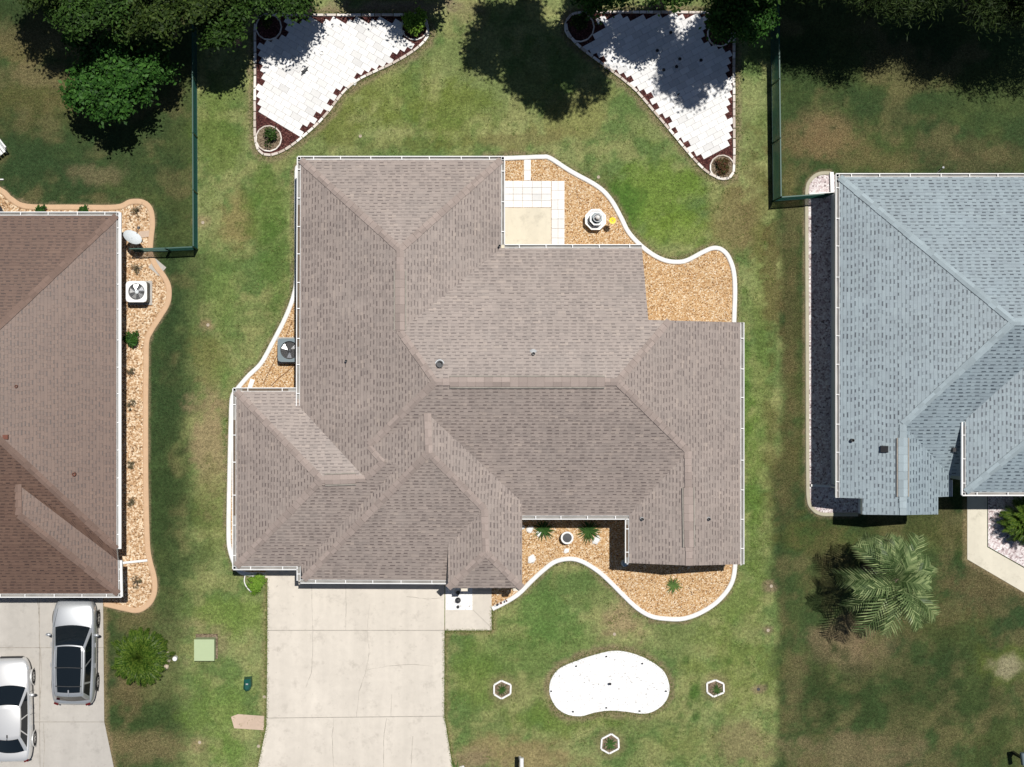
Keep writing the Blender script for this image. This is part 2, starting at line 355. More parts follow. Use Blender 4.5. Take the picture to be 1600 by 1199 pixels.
def lawn():
    fine = .13
    far = [300, 900, 2600]
    xs = np.array([-v for v in far[::-1]] + [-120, -60, -35] + list(np.arange(-24, 34, fine)) + [45, 70, 120] + far)
    ys = np.array([-v for v in far[::-1]] + [-120, -60, -30] + list(np.arange(-20, 20.5, fine)) + [30, 60, 120] + far)
    gx, gy = np.meshgrid(xs, ys); gx = gx.ravel(); gy = gy.ravel()
    X = gx * 35 + NX; Y = NY - gy * 35
    n1 = fbm(X / 70, Y / 70, 1); n2 = fbm(X / 26 + 9, Y / 26, 2); n3 = fbm(X / 9, Y / 9, 3, 3); n4 = fbm(X / 130, Y / 130, 4); n5 = fbm(X / 40, Y / 40, 5, 5)
    c3 = lambda c: np.array(alb(c, .80))[None, :]
    def mixc(A, B, f): return A * (1 - f[:, None]) + B * f[:, None]
    # middle lot: fresh yellow-green; the lots either side: darker olive with brown
    C = mixc(c3((104, 119, 68)) + 0 * X[:, None], c3((120, 132, 80)), sst(.38, .62, n1)); C = mixc(C, c3((82, 108, 56)), sst(.50, .66, n5) * .8)
    C = mixc(C, c3((138, 140, 88)), sst(.52, .70, n2) * .5)
    C = C * np.array([1.10, 1.06, 1.16])[None, :]
    D = mixc(c3((60, 78, 44)) + 0 * X[:, None], c3((74, 85, 48)), sst(.42, .66, n1) * .8); D = mixc(D, c3((48, 68, 40)), sst(.47, .66, n4) * .8)
    D = mixc(D, c3((104, 94, 64)), sst(.52, .70, n5) * .5)
    wob = (n2 - .5) * 16
    lb = np.where(Y < 395, 304, 300 + (Y > 900) * -20)
    soft = np.where(Y < 395, 3, np.where(Y > 900, 60, 56)); wob = wob + (n1 - .5) * 70 * (Y > 395)
    mid = sst(-1, 1, (X + wob * (Y > 395) - lb) / soft) * (1 - sst(-1, 1, (X - np.where(Y < 320, 1206, 1214) - wob * .5 - (n1 - .5) * 14) / np.where(Y < 320, 4, 9)))
    A = mixc(D, C, mid)
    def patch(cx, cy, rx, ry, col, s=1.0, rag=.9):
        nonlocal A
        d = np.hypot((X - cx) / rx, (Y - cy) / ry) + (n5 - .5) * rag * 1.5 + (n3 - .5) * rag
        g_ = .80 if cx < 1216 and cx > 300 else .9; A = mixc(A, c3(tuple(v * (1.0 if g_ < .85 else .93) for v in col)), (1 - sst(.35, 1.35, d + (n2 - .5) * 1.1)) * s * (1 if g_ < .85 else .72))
    TAN = (146, 126, 98); OLV = (104, 98, 62); DG = (50, 72, 42); G = (98, 122, 62); YG = (126, 134, 74); SOIL = (128, 112, 92)
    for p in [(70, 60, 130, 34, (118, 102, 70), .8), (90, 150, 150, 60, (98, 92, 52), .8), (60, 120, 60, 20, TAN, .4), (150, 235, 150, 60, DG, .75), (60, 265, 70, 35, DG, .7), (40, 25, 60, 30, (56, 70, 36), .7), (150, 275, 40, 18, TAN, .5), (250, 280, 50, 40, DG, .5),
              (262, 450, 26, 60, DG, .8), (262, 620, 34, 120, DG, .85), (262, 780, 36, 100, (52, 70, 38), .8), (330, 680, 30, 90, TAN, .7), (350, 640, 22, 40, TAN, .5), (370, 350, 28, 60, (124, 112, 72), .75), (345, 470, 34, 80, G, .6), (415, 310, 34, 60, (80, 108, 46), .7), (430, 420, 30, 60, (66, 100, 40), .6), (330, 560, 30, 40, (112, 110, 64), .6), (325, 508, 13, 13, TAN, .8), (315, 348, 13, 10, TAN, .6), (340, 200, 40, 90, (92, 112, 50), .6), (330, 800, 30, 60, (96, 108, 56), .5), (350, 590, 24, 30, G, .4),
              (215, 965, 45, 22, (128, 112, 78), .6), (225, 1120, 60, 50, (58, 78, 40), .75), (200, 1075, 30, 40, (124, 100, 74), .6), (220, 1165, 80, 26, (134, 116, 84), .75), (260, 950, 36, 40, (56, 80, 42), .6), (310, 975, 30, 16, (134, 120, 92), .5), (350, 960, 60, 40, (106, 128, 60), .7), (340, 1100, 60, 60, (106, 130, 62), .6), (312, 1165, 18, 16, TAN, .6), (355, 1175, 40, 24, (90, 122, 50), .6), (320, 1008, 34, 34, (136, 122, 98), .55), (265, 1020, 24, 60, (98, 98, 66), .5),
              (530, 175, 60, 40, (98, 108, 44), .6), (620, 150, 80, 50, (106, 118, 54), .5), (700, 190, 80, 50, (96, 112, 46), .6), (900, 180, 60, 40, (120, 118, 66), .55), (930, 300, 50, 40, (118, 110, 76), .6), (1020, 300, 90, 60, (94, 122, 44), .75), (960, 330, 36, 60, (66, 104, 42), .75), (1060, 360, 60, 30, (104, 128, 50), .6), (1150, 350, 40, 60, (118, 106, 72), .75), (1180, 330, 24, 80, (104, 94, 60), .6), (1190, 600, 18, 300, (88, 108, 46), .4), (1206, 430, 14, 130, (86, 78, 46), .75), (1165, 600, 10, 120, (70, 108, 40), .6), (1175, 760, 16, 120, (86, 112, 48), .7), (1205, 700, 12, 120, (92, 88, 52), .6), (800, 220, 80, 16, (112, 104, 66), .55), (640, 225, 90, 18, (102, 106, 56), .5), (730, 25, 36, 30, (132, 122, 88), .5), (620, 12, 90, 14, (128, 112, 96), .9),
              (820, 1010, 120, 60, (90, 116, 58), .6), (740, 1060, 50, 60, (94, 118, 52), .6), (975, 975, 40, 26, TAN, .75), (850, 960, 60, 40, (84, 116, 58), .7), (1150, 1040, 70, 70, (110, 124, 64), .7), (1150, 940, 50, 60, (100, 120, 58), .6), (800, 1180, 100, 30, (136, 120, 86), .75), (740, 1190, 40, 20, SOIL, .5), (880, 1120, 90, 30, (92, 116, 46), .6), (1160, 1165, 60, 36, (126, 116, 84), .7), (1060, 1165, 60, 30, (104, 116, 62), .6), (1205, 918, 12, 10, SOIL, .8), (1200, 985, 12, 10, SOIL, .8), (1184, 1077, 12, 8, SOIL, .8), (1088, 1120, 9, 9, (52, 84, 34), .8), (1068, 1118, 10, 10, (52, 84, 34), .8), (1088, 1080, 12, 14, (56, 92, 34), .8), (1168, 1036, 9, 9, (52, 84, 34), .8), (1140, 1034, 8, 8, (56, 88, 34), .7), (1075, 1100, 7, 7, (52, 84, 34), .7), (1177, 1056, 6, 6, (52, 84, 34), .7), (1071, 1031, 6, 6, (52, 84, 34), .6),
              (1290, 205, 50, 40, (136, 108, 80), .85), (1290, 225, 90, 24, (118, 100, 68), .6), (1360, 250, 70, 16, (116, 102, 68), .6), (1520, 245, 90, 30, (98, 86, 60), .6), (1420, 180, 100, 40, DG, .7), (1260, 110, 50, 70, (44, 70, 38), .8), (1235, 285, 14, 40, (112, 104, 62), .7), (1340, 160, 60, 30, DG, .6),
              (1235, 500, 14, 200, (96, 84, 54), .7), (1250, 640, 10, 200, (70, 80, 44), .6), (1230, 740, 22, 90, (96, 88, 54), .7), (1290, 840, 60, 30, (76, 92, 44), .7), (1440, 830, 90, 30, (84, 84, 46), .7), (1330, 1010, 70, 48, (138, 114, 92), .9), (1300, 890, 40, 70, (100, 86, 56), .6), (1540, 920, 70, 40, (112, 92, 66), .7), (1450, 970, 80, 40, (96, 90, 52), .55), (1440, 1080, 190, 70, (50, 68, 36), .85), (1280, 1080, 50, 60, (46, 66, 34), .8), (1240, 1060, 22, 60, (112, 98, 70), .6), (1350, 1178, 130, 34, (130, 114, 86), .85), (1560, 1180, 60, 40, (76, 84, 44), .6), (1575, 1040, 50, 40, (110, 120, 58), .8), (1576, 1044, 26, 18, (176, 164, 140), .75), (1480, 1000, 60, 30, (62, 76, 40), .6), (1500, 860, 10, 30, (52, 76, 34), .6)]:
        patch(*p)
    # mowing bands
    A = A * (1 + .07 * np.sin((X + Y * .02) / 10.5) * (X > 1215)[..., ] * (Y > 300))[:, None] * (1 + .05 * np.sin(X / 9.0) * ((X > 225) & (X < 330)))[:, None]
    # bare soil along the kerbs and edgings
    for path, cl, w in ((K_NE, 0, 11), (K_W, 0, 11), (K_S, 0, 11), (K_L, 0, 8), (K_R, 0, 7), (P_L, 1, 16), (P_R, 1, 14), (KID, 1, 15)):
        d = dist_to(path, X, Y, cl)
        A = mixc(A, c3((132, 116, 94)), (1 - sst(.35, 1.0, d / w + (n3 - .5) * .7 + (n2 - .5) * .6)) * .8)
    for cx, cy in ((785, 1077), (1118, 1075), (953, 1162)):
        d = np.hypot(X - cx, Y - cy); A = mixc(A, c3((118, 112, 80)), (1 - sst(16, 30, d + (n3 - .5) * 10)) * .7)
    for path in ([(418, 907), (417, 1130), (402, 1230)], [(694, 985), (694, 1118), (712, 1230)], [(768, 985), (694, 985)], [(768, 985), (768, 950)], [(1511, 785), (1511, 875), (1610, 930)], [(161, 936), (163, 1130), (182, 1230)]):
        d = dist_to(path, X, Y); A = mixc(A, c3((138, 120, 92)), (1 - sst(.3, 1.0, d / 9 + (n3 - .5) * .9)) * .6)
    A = A * (.84 + .32 * n3)[:, None] * (1 + np.array([.09, .075, .08])[None, :] * mid[:, None])
    out_ = np.maximum(np.maximum(-23.5 - gx, gx - 33.4), np.maximum(-19.5 - gy, gy - 20)); A = mixc(A, c3((72, 88, 48)), sst(0, 4, out_))
    me = bpy.data.meshes.new('lawn'); nx, ny = len(xs), len(ys)
    co = np.zeros((nx * ny, 3), np.float32); co[:, 0] = gx; co[:, 1] = gy
    me.vertices.add(nx * ny); me.vertices.foreach_set('co', co.ravel())
    i = (np.arange(ny - 1)[:, None] * nx + np.arange(nx - 1)[None, :]).ravel()
    q = np.stack([i, i + 1, i + nx + 1, i + nx], 1).astype(np.int32); nf = len(q)
    me.loops.add(nf * 4); me.loops.foreach_set('vertex_index', q.ravel())
    me.polygons.add(nf); me.polygons.foreach_set('loop_start', np.arange(nf, dtype=np.int32) * 4); me.polygons.foreach_set('loop_total', np.full(nf, 4, np.int32))
    me.update(calc_edges=True)
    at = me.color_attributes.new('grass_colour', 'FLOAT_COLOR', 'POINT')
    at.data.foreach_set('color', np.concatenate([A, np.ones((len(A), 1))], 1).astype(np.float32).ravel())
    t = NT('lawn_grass'); co = t.coord()
    a = t.n('ShaderNodeAttribute', attribute_name='grass_colour').outputs[0]
    f1 = t.noise(co, 8, 6, .7); f2 = t.noise(co, 32, 4, .75); f3 = t.noise(co, 2.4, 4)
    f = t.math('MULTIPLY', t.math('MULTIPLY_ADD', f1, 2.7, -.35), t.math('MULTIPLY_ADD', f2, 3.2, -.6))
    c = t.scale(a, t.math('MAXIMUM', t.math('MULTIPLY', f, t.math('MULTIPLY_ADD', f3, .7, .65)), .12))
    sp = t.n('ShaderNodeSeparateColor', Color=a); dry = t.n('ShaderNodeMapRange', Value=t.math('DIVIDE', sp.outputs[0], sp.outputs[1]), _1=.72, _2=1.25, _3=.10, _4=.75).outputs[0]
    straw = t.ramp(t.noise(co, 17, 5, .75), [(0, (0, 0, 0)), (.50, (0, 0, 0)), (.66, (1, 1, 1))])
    c = t.mix(t.math('MULTIPLY', straw, dry), c, t.scale(t.mix(.5, a, alb((190, 172, 130))), 1.25))
    tuft = t.ramp(t.noise(co, 11, 5, .75), [(0, (1, 1, 1)), (.36, (1, 1, 1)), (.50, (0, 0, 0))])
    c = t.mix(t.math('MULTIPLY', tuft, .42), c, t.mix(.55, a, alb((46, 70, 32))))
    t.bump(f2, .7, .03); t.b.inputs['Specular IOR Level'].default_value = .1
    me.materials.append(t.out(c, .95))
    o = bpy.data.objects.new('lawn', me); COL.objects.link(o); tag(o, kind='structure')
lawn()

# ------------------------------------------------------------------ paved ground and beds
def sheet(name, pts, z, mat, kind='structure', h=0, label=None, cat=None, smooth=False, closed=True):
    m = MB(); P = px(pts); 
    if smooth: P = catmull(P, True, 6)
    P = [Vector((p.x, p.y, z)) for p in P]; m.poly(P)
    if h:
        for a, b in zip(P, P[1:] + P[:1]): m.face([a, b, b - Vector((0, 0, h)), a - Vector((0, 0, h))])
    return tag(m.build(name, MT[mat], recalc=False), label, cat, kind=kind)
drive = sheet('driveway', [(418, 890), (418, 1000), (416.5, 1135), (403, 1199), (388, 1275), (722, 1275), (707, 1199), (694, 1118), (694.5, 890)], .03, 'driveway', h=.06)
drive2 = sheet('driveway', [(-180, 920), (161, 920), (163, 1128), (178, 1199), (192, 1275), (-180, 1275)], .03, 'driveway_grey', h=.06)
walk = sheet('entrance_path', [(695.5, 880), (768, 880), (768, 985), (695.5, 985)], .026, 'driveway', h=.05)
sheet('garden_path', [(1511, 770), (1542, 770), (1542, 855), (1660, 922), (1660, 962), (1605, 929), (1511, 874)], .035, 'walk', h=.06)
sheet('side_pad', [(415, 880), (470, 880), (470, 903), (415, 903)], .027, 'pad', h=.05)
sheet('road', [(-4000, 1275), (5000, 1275), (5000, 1520), (-4000, 1520)], .012, 'asphalt')
sheet('pavement', [(361, 1120), (372, 1116), (413, 1119), (412, 1141), (366, 1138)], .02, 'pink_brick', h=.04)
def marks(parent, name, lines, w, z, mat, jit=0):
    for ln in lines:
        m = MB(); P = px(ln)
        if jit:
            Q = []
            for a, b in zip(P, P[1:]):
                n = max(2, int((b - a).length / .18))
                for k in range(n): Q.append(a.lerp(b, k / n) + Vector((rng.uniform(-jit, jit), rng.uniform(-jit, jit), 0)))
            P = Q + [P[-1]]
        for a, b in zip(P, P[1:]):
            d = (b - a).normalized(); n = Vector((-d.y, d.x, 0)) * (w / 2 * (rng.uniform(.4, 1.3) if jit else 1)); e = d * (w * .2); u = Vector((0, 0, z))
            m.face([a - n - e + u, b - n + e + u, b + n + e + u, a + n - e + u])
        m.build(name, MT[mat], parent)
marks(drive, 'joint', [[(417, 985), (694, 985)], [(415, 1122), (694, 1119)]], .028, .034, 'joint')
marks(drive, 'crack', [[(487, 915), (488, 950), (489, 1010), (487, 1050), (478, 1074)], [(577, 945), (574, 988), (577, 1020), (571, 1052), (561, 1080), (557, 1121)], [(576, 1046), (605, 1041), (640, 1038), (676, 1041)], [(522, 1122), (519, 1150), (521, 1199), (520, 1240)], [(604, 1122), (600, 1145), (599, 1199), (598, 1250)], [(540, 912), (541, 950), (540, 985)], [(635, 932), (668, 936), (690, 934)], [(612, 1085), (611, 1120)], [(645, 1150), (642, 1199)]], .018, .035, 'crack', .012)
marks(drive2, 'joint', [[(-180, 1012), (162, 1012)], [(-180, 1128), (163, 1128)], [(62, 925), (62, 1128), (64, 1275)]], .028, .034, 'joint')
marks(drive2, 'crack', [[(58, 936), (61, 950), (62, 1000), (66, 1060), (63, 1090), (62, 1128)], [(68, 1130), (70, 1160), (68, 1199)]], .035, .035, 'crack', .016)
marks(walk, 'joint', [[(735, 922), (768, 922)], [(739, 953), (767, 980)]], .02, .03, 'crack')
sheet('entrance_gravel', [(696.5, 915), (738, 915), (738, 953), (696.5, 953)], .045, 'gravel_white', 'stuff', h=.02)

sheet('gravel_bed', K_NE + [(1140, 560), (980, 560), (980, 420), (770, 420), (770, 250)], .012, 'gravel_orange', 'stuff')
sheet('gravel_bed', K_W + [(415, 880), (480, 880), (480, 300)], .012, 'gravel_orange', 'stuff')
sheet('gravel_bed', K_S + [(1130, 840), (990, 790), (800, 790), (768, 880), (768, 950)], .012, 'gravel_orange', 'stuff')
sheet('gravel_bed', K_L + [(161, 944), (161, 900), (170, 380), (-70, 350)], .012, 'gravel_tan', 'stuff')
sheet('gravel_bed', K_R + [(1400, 700), (1330, 285)], .012, 'gravel_pink', 'stuff')
sheet('gravel_bed', [(1543.5, 770), (1700, 770), (1700, 940), (1660, 920), (1543.5, 854)], .02, 'gravel_pink', 'stuff')
sheet('gravel_bed', KID, .03, 'gravel_white', 'stuff', smooth=True, h=.03)
sheet('mulch_bed', P_L, .014, 'mulch', 'stuff', smooth=True)
sheet('mulch_bed', P_R, .014, 'mulch', 'stuff', smooth=True)

def kerb(pts, w, h, mat, label, closed=False, n=6, z0=-.02):
    P = catmull(px(pts), closed, n); A = offset_path(P, w / 2, closed); B = offset_path(P, -w / 2, closed); m = MB(); U = Vector((0, 0, 1)); k = len(P)
    ai = offset_path(P, w * .34, closed); bi = offset_path(P, -w * .34, closed)
    prof = [[p + U * z0 for p in A], [p + U * (h * .7) for p in A], [p + U * h for p in ai], [p + U * h for p in bi], [p + U * (h * .7) for p in B], [p + U * z0 for p in B]]
    for r, s in zip(prof, prof[1:]):
        for i in range(k if closed else k - 1):
            j = (i + 1) % k; m.face([r[i], s[i], s[j], r[j]])
    if not closed:
        m.face([q[0] for q in prof]); m.face([q[-1] for q in prof][::-1])
    return tag(m.build('garden_kerb', MT[mat], loc=P[0], recalc=True), label, 'kerb')
kerb(K_NE, .20, .10, 'white_kerb', 'white painted kerb snaking round the gravel bed with the fountain')
kerb(K_W, .20, .10, 'white_kerb', 'white painted kerb beside the dark grey air conditioner at the taupe house')
kerb(K_S, .20, .10, 'white_kerb', 'white painted wavy kerb round the front gravel bed with the white pot')
kerb(K_L, .24, .07, 'edging_tan', 'tan concrete kerb round the gravel beside the brown roofed house')
kerb(K_R, .16, .07, 'edging_grey', 'pale grey kerb round the pinkish gravel beside the blue grey house')
kerb([(383, 899), (382, 909), (386, 918), (393, 925)], .05, .06, 'white_kerb', 'thin white curved edging round a small bright green shrub')
kerb(KID, .07, .05, 'gravel_white', 'low white rim round the kidney shaped white gravel bed', True)

def bricks(pts, L, w, h, label, closed=True, name='brick_edging', gap=.015):
    P = catmull(px(pts), closed, 8); P2 = P + ([P[0]] if closed else []); m = MB(); run = 0; start = P2[0]; acc = 0
    for a, b in zip(P2, P2[1:]):
        acc += (b - a).length
        if acc >= L:
            d = b - start
            if d.length > .02:
                m.box((start + b) / 2 + Vector((0, 0, h / 2 - .005)), (d.length - gap, w * rng.uniform(.92, 1.05), h * rng.uniform(.92, 1.08)), math.atan2(d.y, d.x) + rng.uniform(-.02, .02), .93)
            start = b; acc = 0
    return tag(m.build(name, MT['edging'], loc=P[0]), label, 'edging')
bricks(P_L, .29, .115, .10, 'pale block edging round the paved patio at the upper left of the taupe house')
bricks(P_R, .29, .115, .10, 'pale block edging round the paved patio partly shaded by trees')
def ring(cx, cy, r, label, soil='soil', a0=0, a1=360, sq=1.0):
    pts = [(cx + r * math.cos(R(a)), cy + r * sq * math.sin(R(a))) for a in np.linspace(a0, a1, 14)]
    sheet('soil', [(cx + (r - 1) * math.cos(R(a)), cy + (r - 1) * sq * math.sin(R(a))) for a in range(0, 360, 20)], .024, soil, 'stuff')
    m = MB(); P = catmull(px(pts), False, 4)
    for a, b in zip(P[::4], P[4::4]):
        d = b - a; m.box((a + b) / 2 + Vector((0, 0, .04)), (d.length * .97, .055, .10), math.atan2(d.y, d.x))
    tag(m.build('planting_ring', MT['edging'], loc=W(cx, cy)), label, 'edging')
ring(420, 43, 20, 'pale ring of edging round dark mulch in the shaded corner of the left patio', 'mulch')
ring(420, 217, 20, 'pale ring of edging round a scraggly shrub at the pointed end of the left patio')
ring(648, 42, 21, 'pale ring of edging round the lime green shrub on the left patio', 'mulch')
ring(905, 43, 23, 'pale ring of edging round dark mulch in the shaded left corner of the right patio', 'mulch')
ring(1128, 262, 19, 'pale ring of edging round a reddish plant at the tip of the right patio')
ring(1124, 54, 19, 'pale ring of edging under the leafy tree at the right patio corner', 'mulch')

def inside(p, poly):
    x, y = p; c = False
    for (ax, ay), (bx, by) in zip(poly, poly[1:] + poly[:1]):
        if (ay > y) != (by > y) and x < (bx - ax) * (y - ay) / (by - ay) + ax: c = not c
    return c
def pavers(name, region, ang, cell, avoid, org, z=.03):
    m = MB(); ca, sa = math.cos(R(ang)), math.sin(R(ang)); cx, cy = org
    lw, lh = cell
    for j in range(-40, 40):
        for i in range(-40, 40):
            u = (i + (.5 if j % 2 else 0)) * lw; v = j * lh
            X, Y = cx + u * ca - v * sa, cy + u * sa + v * ca
            if inside((X, Y), region) and all(math.hypot(X - a, Y - b) > r for a, b, r in avoid):
                m.box(W(X, Y) + Vector((0, 0, z / 2 + .006)), (lw / 35 - .005, lh / 35 - .005, z + rng.uniform(-.003, .003)), R(-ang), .99)
    return tag(m.build(name, MT['paver_white']), kind='structure')
pavers('patio', zpx(380, 0, 4, [(105, 230), (300, 130), (990, 120), (1010, 220), (1050, 290), (960, 350), (830, 420), (720, 480), (610, 555), (540, 640), (460, 740), (360, 830), (320, 835), (130, 720), (95, 640), (130, 400), (95, 320)]), 31, (15.5, 9.4), [(420, 43, 26), (420, 217, 24), (648, 42, 20)], (439.4, 191))
pavers('patio', zpx(740, 0, 3.478, [(598, 250), (700, 165), (690, 95), (1240, 85), (1270, 220), (1375, 260), (1395, 420), (1395, 600), (1395, 790), (1245, 875), (1135, 765), (1045, 655), (945, 525), (850, 445), (730, 355)]), -28, (15.5, 9.4), [(905, 43, 29), (1128, 262, 24), (1124, 54, 22)], (1117.7, 234.4))
# rear patio: concrete pad with a paver border
sheet('patio_slab', [(770, 325), (861, 325), (861, 400), (770, 400)], .03, 'pad', h=.03)
def paver_rows(name, x0, y0, x1, y1, cw, chh, z=.045):
    m = MB(); ny = max(1, round((y1 - y0) / chh)); hh = (y1 - y0) / ny; nx = max(1, round((x1 - x0) / cw)); ww = (x1 - x0) / nx
    for j in range(ny):
        for i in range(nx): 
            m.box(W(x0 + (i + .5) * ww, y0 + (j + .5) * hh) + Vector((0, 0, z / 2)), (ww / 35 - .01, hh / 35 - .01, z + rng.uniform(-.003, .003)), 0, .99)
    return tag(m.build(name, MT['paver_white']), kind='structure')
paver_rows('patio_border', 772, 283, 861, 324.5, 14, 10.4)
paver_rows('patio_border', 861.5, 283, 882, 402, 10.2, 14)
paver_rows('garden_path', 818.5, 250, 829.5, 282.5, 11, 16)
# ------------------------------------------------------------------ houses
PITCH = .45
def plane(axis, pxl, z0, sgn):
    """roof plane rising from an eave at photo x (axis 'x') or y (axis 'y'); sgn = direction of the rise in world axes"""
    e = W(pxl, 0, z0).x if axis == 'x' else W(0, pxl, z0).y
    return (axis, e, z0, sgn)
def hz(pl, p): return pl[2] + PITCH * ((p.x if pl[0] == 'x' else p.y) - pl[1]) * pl[3]
def solve(x, y, how):
    if isinstance(how, (int, float)): return W(x, y, how)
    h = 3.0
    for _ in range(25):
        p = W(x, y, h); h = sum(hz(q, p) for q in how) / len(how)
    return W(x, y, h)
def roof_mesh(V, faces, planes, mat, parent, name='roof', perim=None, drop=.16, wall='wall_cream'):
    m = MB(); sec = math.sqrt(1 + PITCH ** 2); nrm = []
    for names, pk in faces:
        pl = planes[pk]
        uvf = (lambda p, pl=pl: ((p.y if pl[0] == 'x' else p.x), abs((p.x if pl[0] == 'x' else p.y) - pl[1]) * sec))
        k0 = len(m.f); m.poly([V[n] for n in names], uvf)
        nn = Vector((-PITCH * pl[3], 0, 1) if pl[0] == 'x' else (0, -PITCH * pl[3], 1)).normalized(); nrm += [nn] * (3 * (len(m.f) - k0))
    o = m.build(name, MT[mat], parent); o.data.normals_split_custom_set(nrm)   # every slope shades as one true plane
    for pr in ([perim] if perim and isinstance(perim[0], str) else perim or []):
        f = MB(); w_ = MB(); P = [V[n] for n in pr]; dz = Vector((0, 0, drop)); zs = min(p.z for p in P) - drop
        area = sum(a.x * b.y - b.x * a.y for a, b in zip(P, P[1:] + P[:1])); sg = 1 if area > 0 else -1
        for a, b in zip(P, P[1:] + P[:1]):
            if (b - a).length > .01:
                f.face([a - Vector((0, 0, .012)), b - Vector((0, 0, .012)), b - dz, a - dz]); t_ = (b - a); n_ = Vector((-t_.y, t_.x, 0)).normalized() * sg * .06
                if max(a.z, b.z) - drop > zs + .05:
                    lo = lambda p: Vector((p.x, p.y, zs + .004)); w_.face([a - dz + n_, b - dz + n_, lo(b) + n_, lo(a) + n_]); f.face([a - dz, b - dz, b - dz + n_, a - dz + n_])
        f.poly([Vector((p.x, p.y, zs)) for p in P])
        f.build('fascia', MT['white'], parent)
        if w_.f: w_.build('gable_wall', MT[wall], parent)
    return o
def caps(V, pairs, mat, parent, w=.30, up=.03):
    for a, b in pairs:
        m = MB(); A, B = V[a], V[b]; d = B - A; L = d.length; h = Vector((d.x, d.y, 0)).normalized(); n = Vector((-h.y, h.x, 0)); k = max(1, round(L / .30)); U = Vector((0, 0, 1))
        drop = PITCH * .6
        for i in range(k):
            p, q = A + d * (i / k), A + d * ((i + .985) / k); lo, hi = up, up + .018
            if q.z < p.z: lo, hi = hi, lo
            s = rng.uniform(.93, 1.05) * w / 2
            for sg in (1, -1):
                m.face([p + U * lo, q + U * hi, q + n * sg * s + U * (hi - drop * s), p + n * sg * s + U * (lo - drop * s)] if sg < 0 else [p + n * s + U * (lo - drop * s), q + n * s + U * (hi - drop * s), q + U * hi, p + U * lo])
            e, ez = (p, lo) if hi > lo and False else (q, hi)
            m.face([q + n * s + U * (hi - drop * s), q - n * s + U * (hi - drop * s), q - n * s + U * (hi - drop * s - .03), q + n * s + U * (hi - drop * s - .03)])
        m.build('ridge_cap', MT[mat], parent)
def ridge_vent(a, b, mat, parent, w=.40, h=.07):
    m = MB(); d = b - a; hh = Vector((d.x, d.y, 0)).normalized(); n = Vector((-hh.y, hh.x, 0)); U = Vector((0, 0, 1)); k = max(1, round(d.length / .35))
    for i in range(k):
        p, q = a + d * (i / k), a + d * ((i + .98) / k); z = h + rng.uniform(-.004, .004)
        dr = PITCH * w / 2 * .8
        for sg in (1, -1):
            f = [p + U * z, q + U * z, q + n * sg * w / 2 + U * (z - dr), p + n * sg * w / 2 + U * (z - dr)]
            m.face(f if sg < 0 else f[::-1])
    o = m.build('ridge_vent', MT[mat], parent); g = MB()
    for sg in (1, -1):
        f = [a + n * sg * (w / 2 + .012) + U * (h - PITCH * w / 2 * .8 - .005), b + n * sg * (w / 2 + .012) + U * (h - PITCH * w / 2 * .8 - .005), b + n * sg * (w / 2 + .012) - U * .12, a + n * sg * (w / 2 + .012) - U * .12]
        g.face(f)
        f = [v + n * sg * .05 for v in f[:2]] + f[:2][::-1]; g.face([v + U * (.0) for v in f])
    for e in (a, b): g.face([e + n * (w / 2) - U * .15, e - n * (w / 2) - U * .15, e - n * (w / 2) + U * (h - PITCH * w / 2 * .8 - .01), e + U * (h - .01), e + n * (w / 2) + U * (h - PITCH * w / 2 * .8 - .01)])
    g.build('vent_slot', MT['joint'], o)
def gutter(a, b, out, parent, w=.17, h=.12, step=1.22, fillmat=None, lip=.036):
    """open eave gutter along a-b (roof edge points); out = outward unit vector"""
    a, b, o = Vector(a), Vector(b), Vector(out); d = (b - a); L = d.length; d /= L; U = Vector((0, 0, 1)); m = MB(); top = -.015
    def bar(n0, n1, z0, z1, s0=0, s1=None, mm=None):
        mm = mm or m; s1 = L if s1 is None else s1; k = []
        for s in (s0, s1):
            for n, z in ((n0, z0), (n1, z0), (n1, z1), (n0, z1)): k.append(mm.vert(a + d * s + o * n + U * z))
        for q in ((3, 2, 1, 0), (4, 5, 6, 7), (0, 1, 5, 4), (1, 2, 6, 5), (2, 3, 7, 6), (3, 0, 4, 7)): mm.f.append([k[i] for i in q])
    bar(w - lip, w, top - h, top); bar(.004, .022, top - h, top - .004); tr = MB(); bar(.022, w - lip, top - h, top - h + .008, mm=tr)
    bar(.018, w - lip, top - h + .008, top - .012, 0, .006); bar(.018, w - lip, top - h + .008, top - .012, L - .006, L)
    g = m.build('gutter', MT['white'], parent, recalc=True); tr.build('trough', MT['grime'], g, recalc=True); n = max(1, round(L / step))
    for i in range(n):
        s = (i + .5 + rng.uniform(-.06, .06)) * L / n; st = MB(); bar(.004, w, top - .002, top + .012, s - .018, s + .018, st); st.build('hanger', MT['white'], g, recalc=True)
    if fillmat:
        f = MB(); bar(.02, w - lip - .003, top - h + .009, top - h + .03, L * rng.uniform(.0, .3) + .02, L * rng.uniform(.6, .98), f); f.build('leaf_litter', MT[fillmat], g, recalc=True)
    return g
def eave(V, a, b, out, parent, ext=(0, 0), **k):
    A, B = Vector(V[a]), Vector(V[b]); z = min(A.z, B.z); d = (B - A).normalized()
    A = A - d * ext[0]; B = B + d * ext[1]; A.z = B.z = z
    return gutter(A, B, out, parent, **k)
def walls(parent, pts, top, mat, name='wall'):
    m = MB()
    for a, b in zip(pts, pts[1:] + pts[:1]):
        m.face([Vector((a[0], a[1], 0)), Vector((b[0], b[1], 0)), Vector((b[0], b[1], top)), Vector((a[0], a[1], top))])
    return m.build(name, MT[mat], parent)
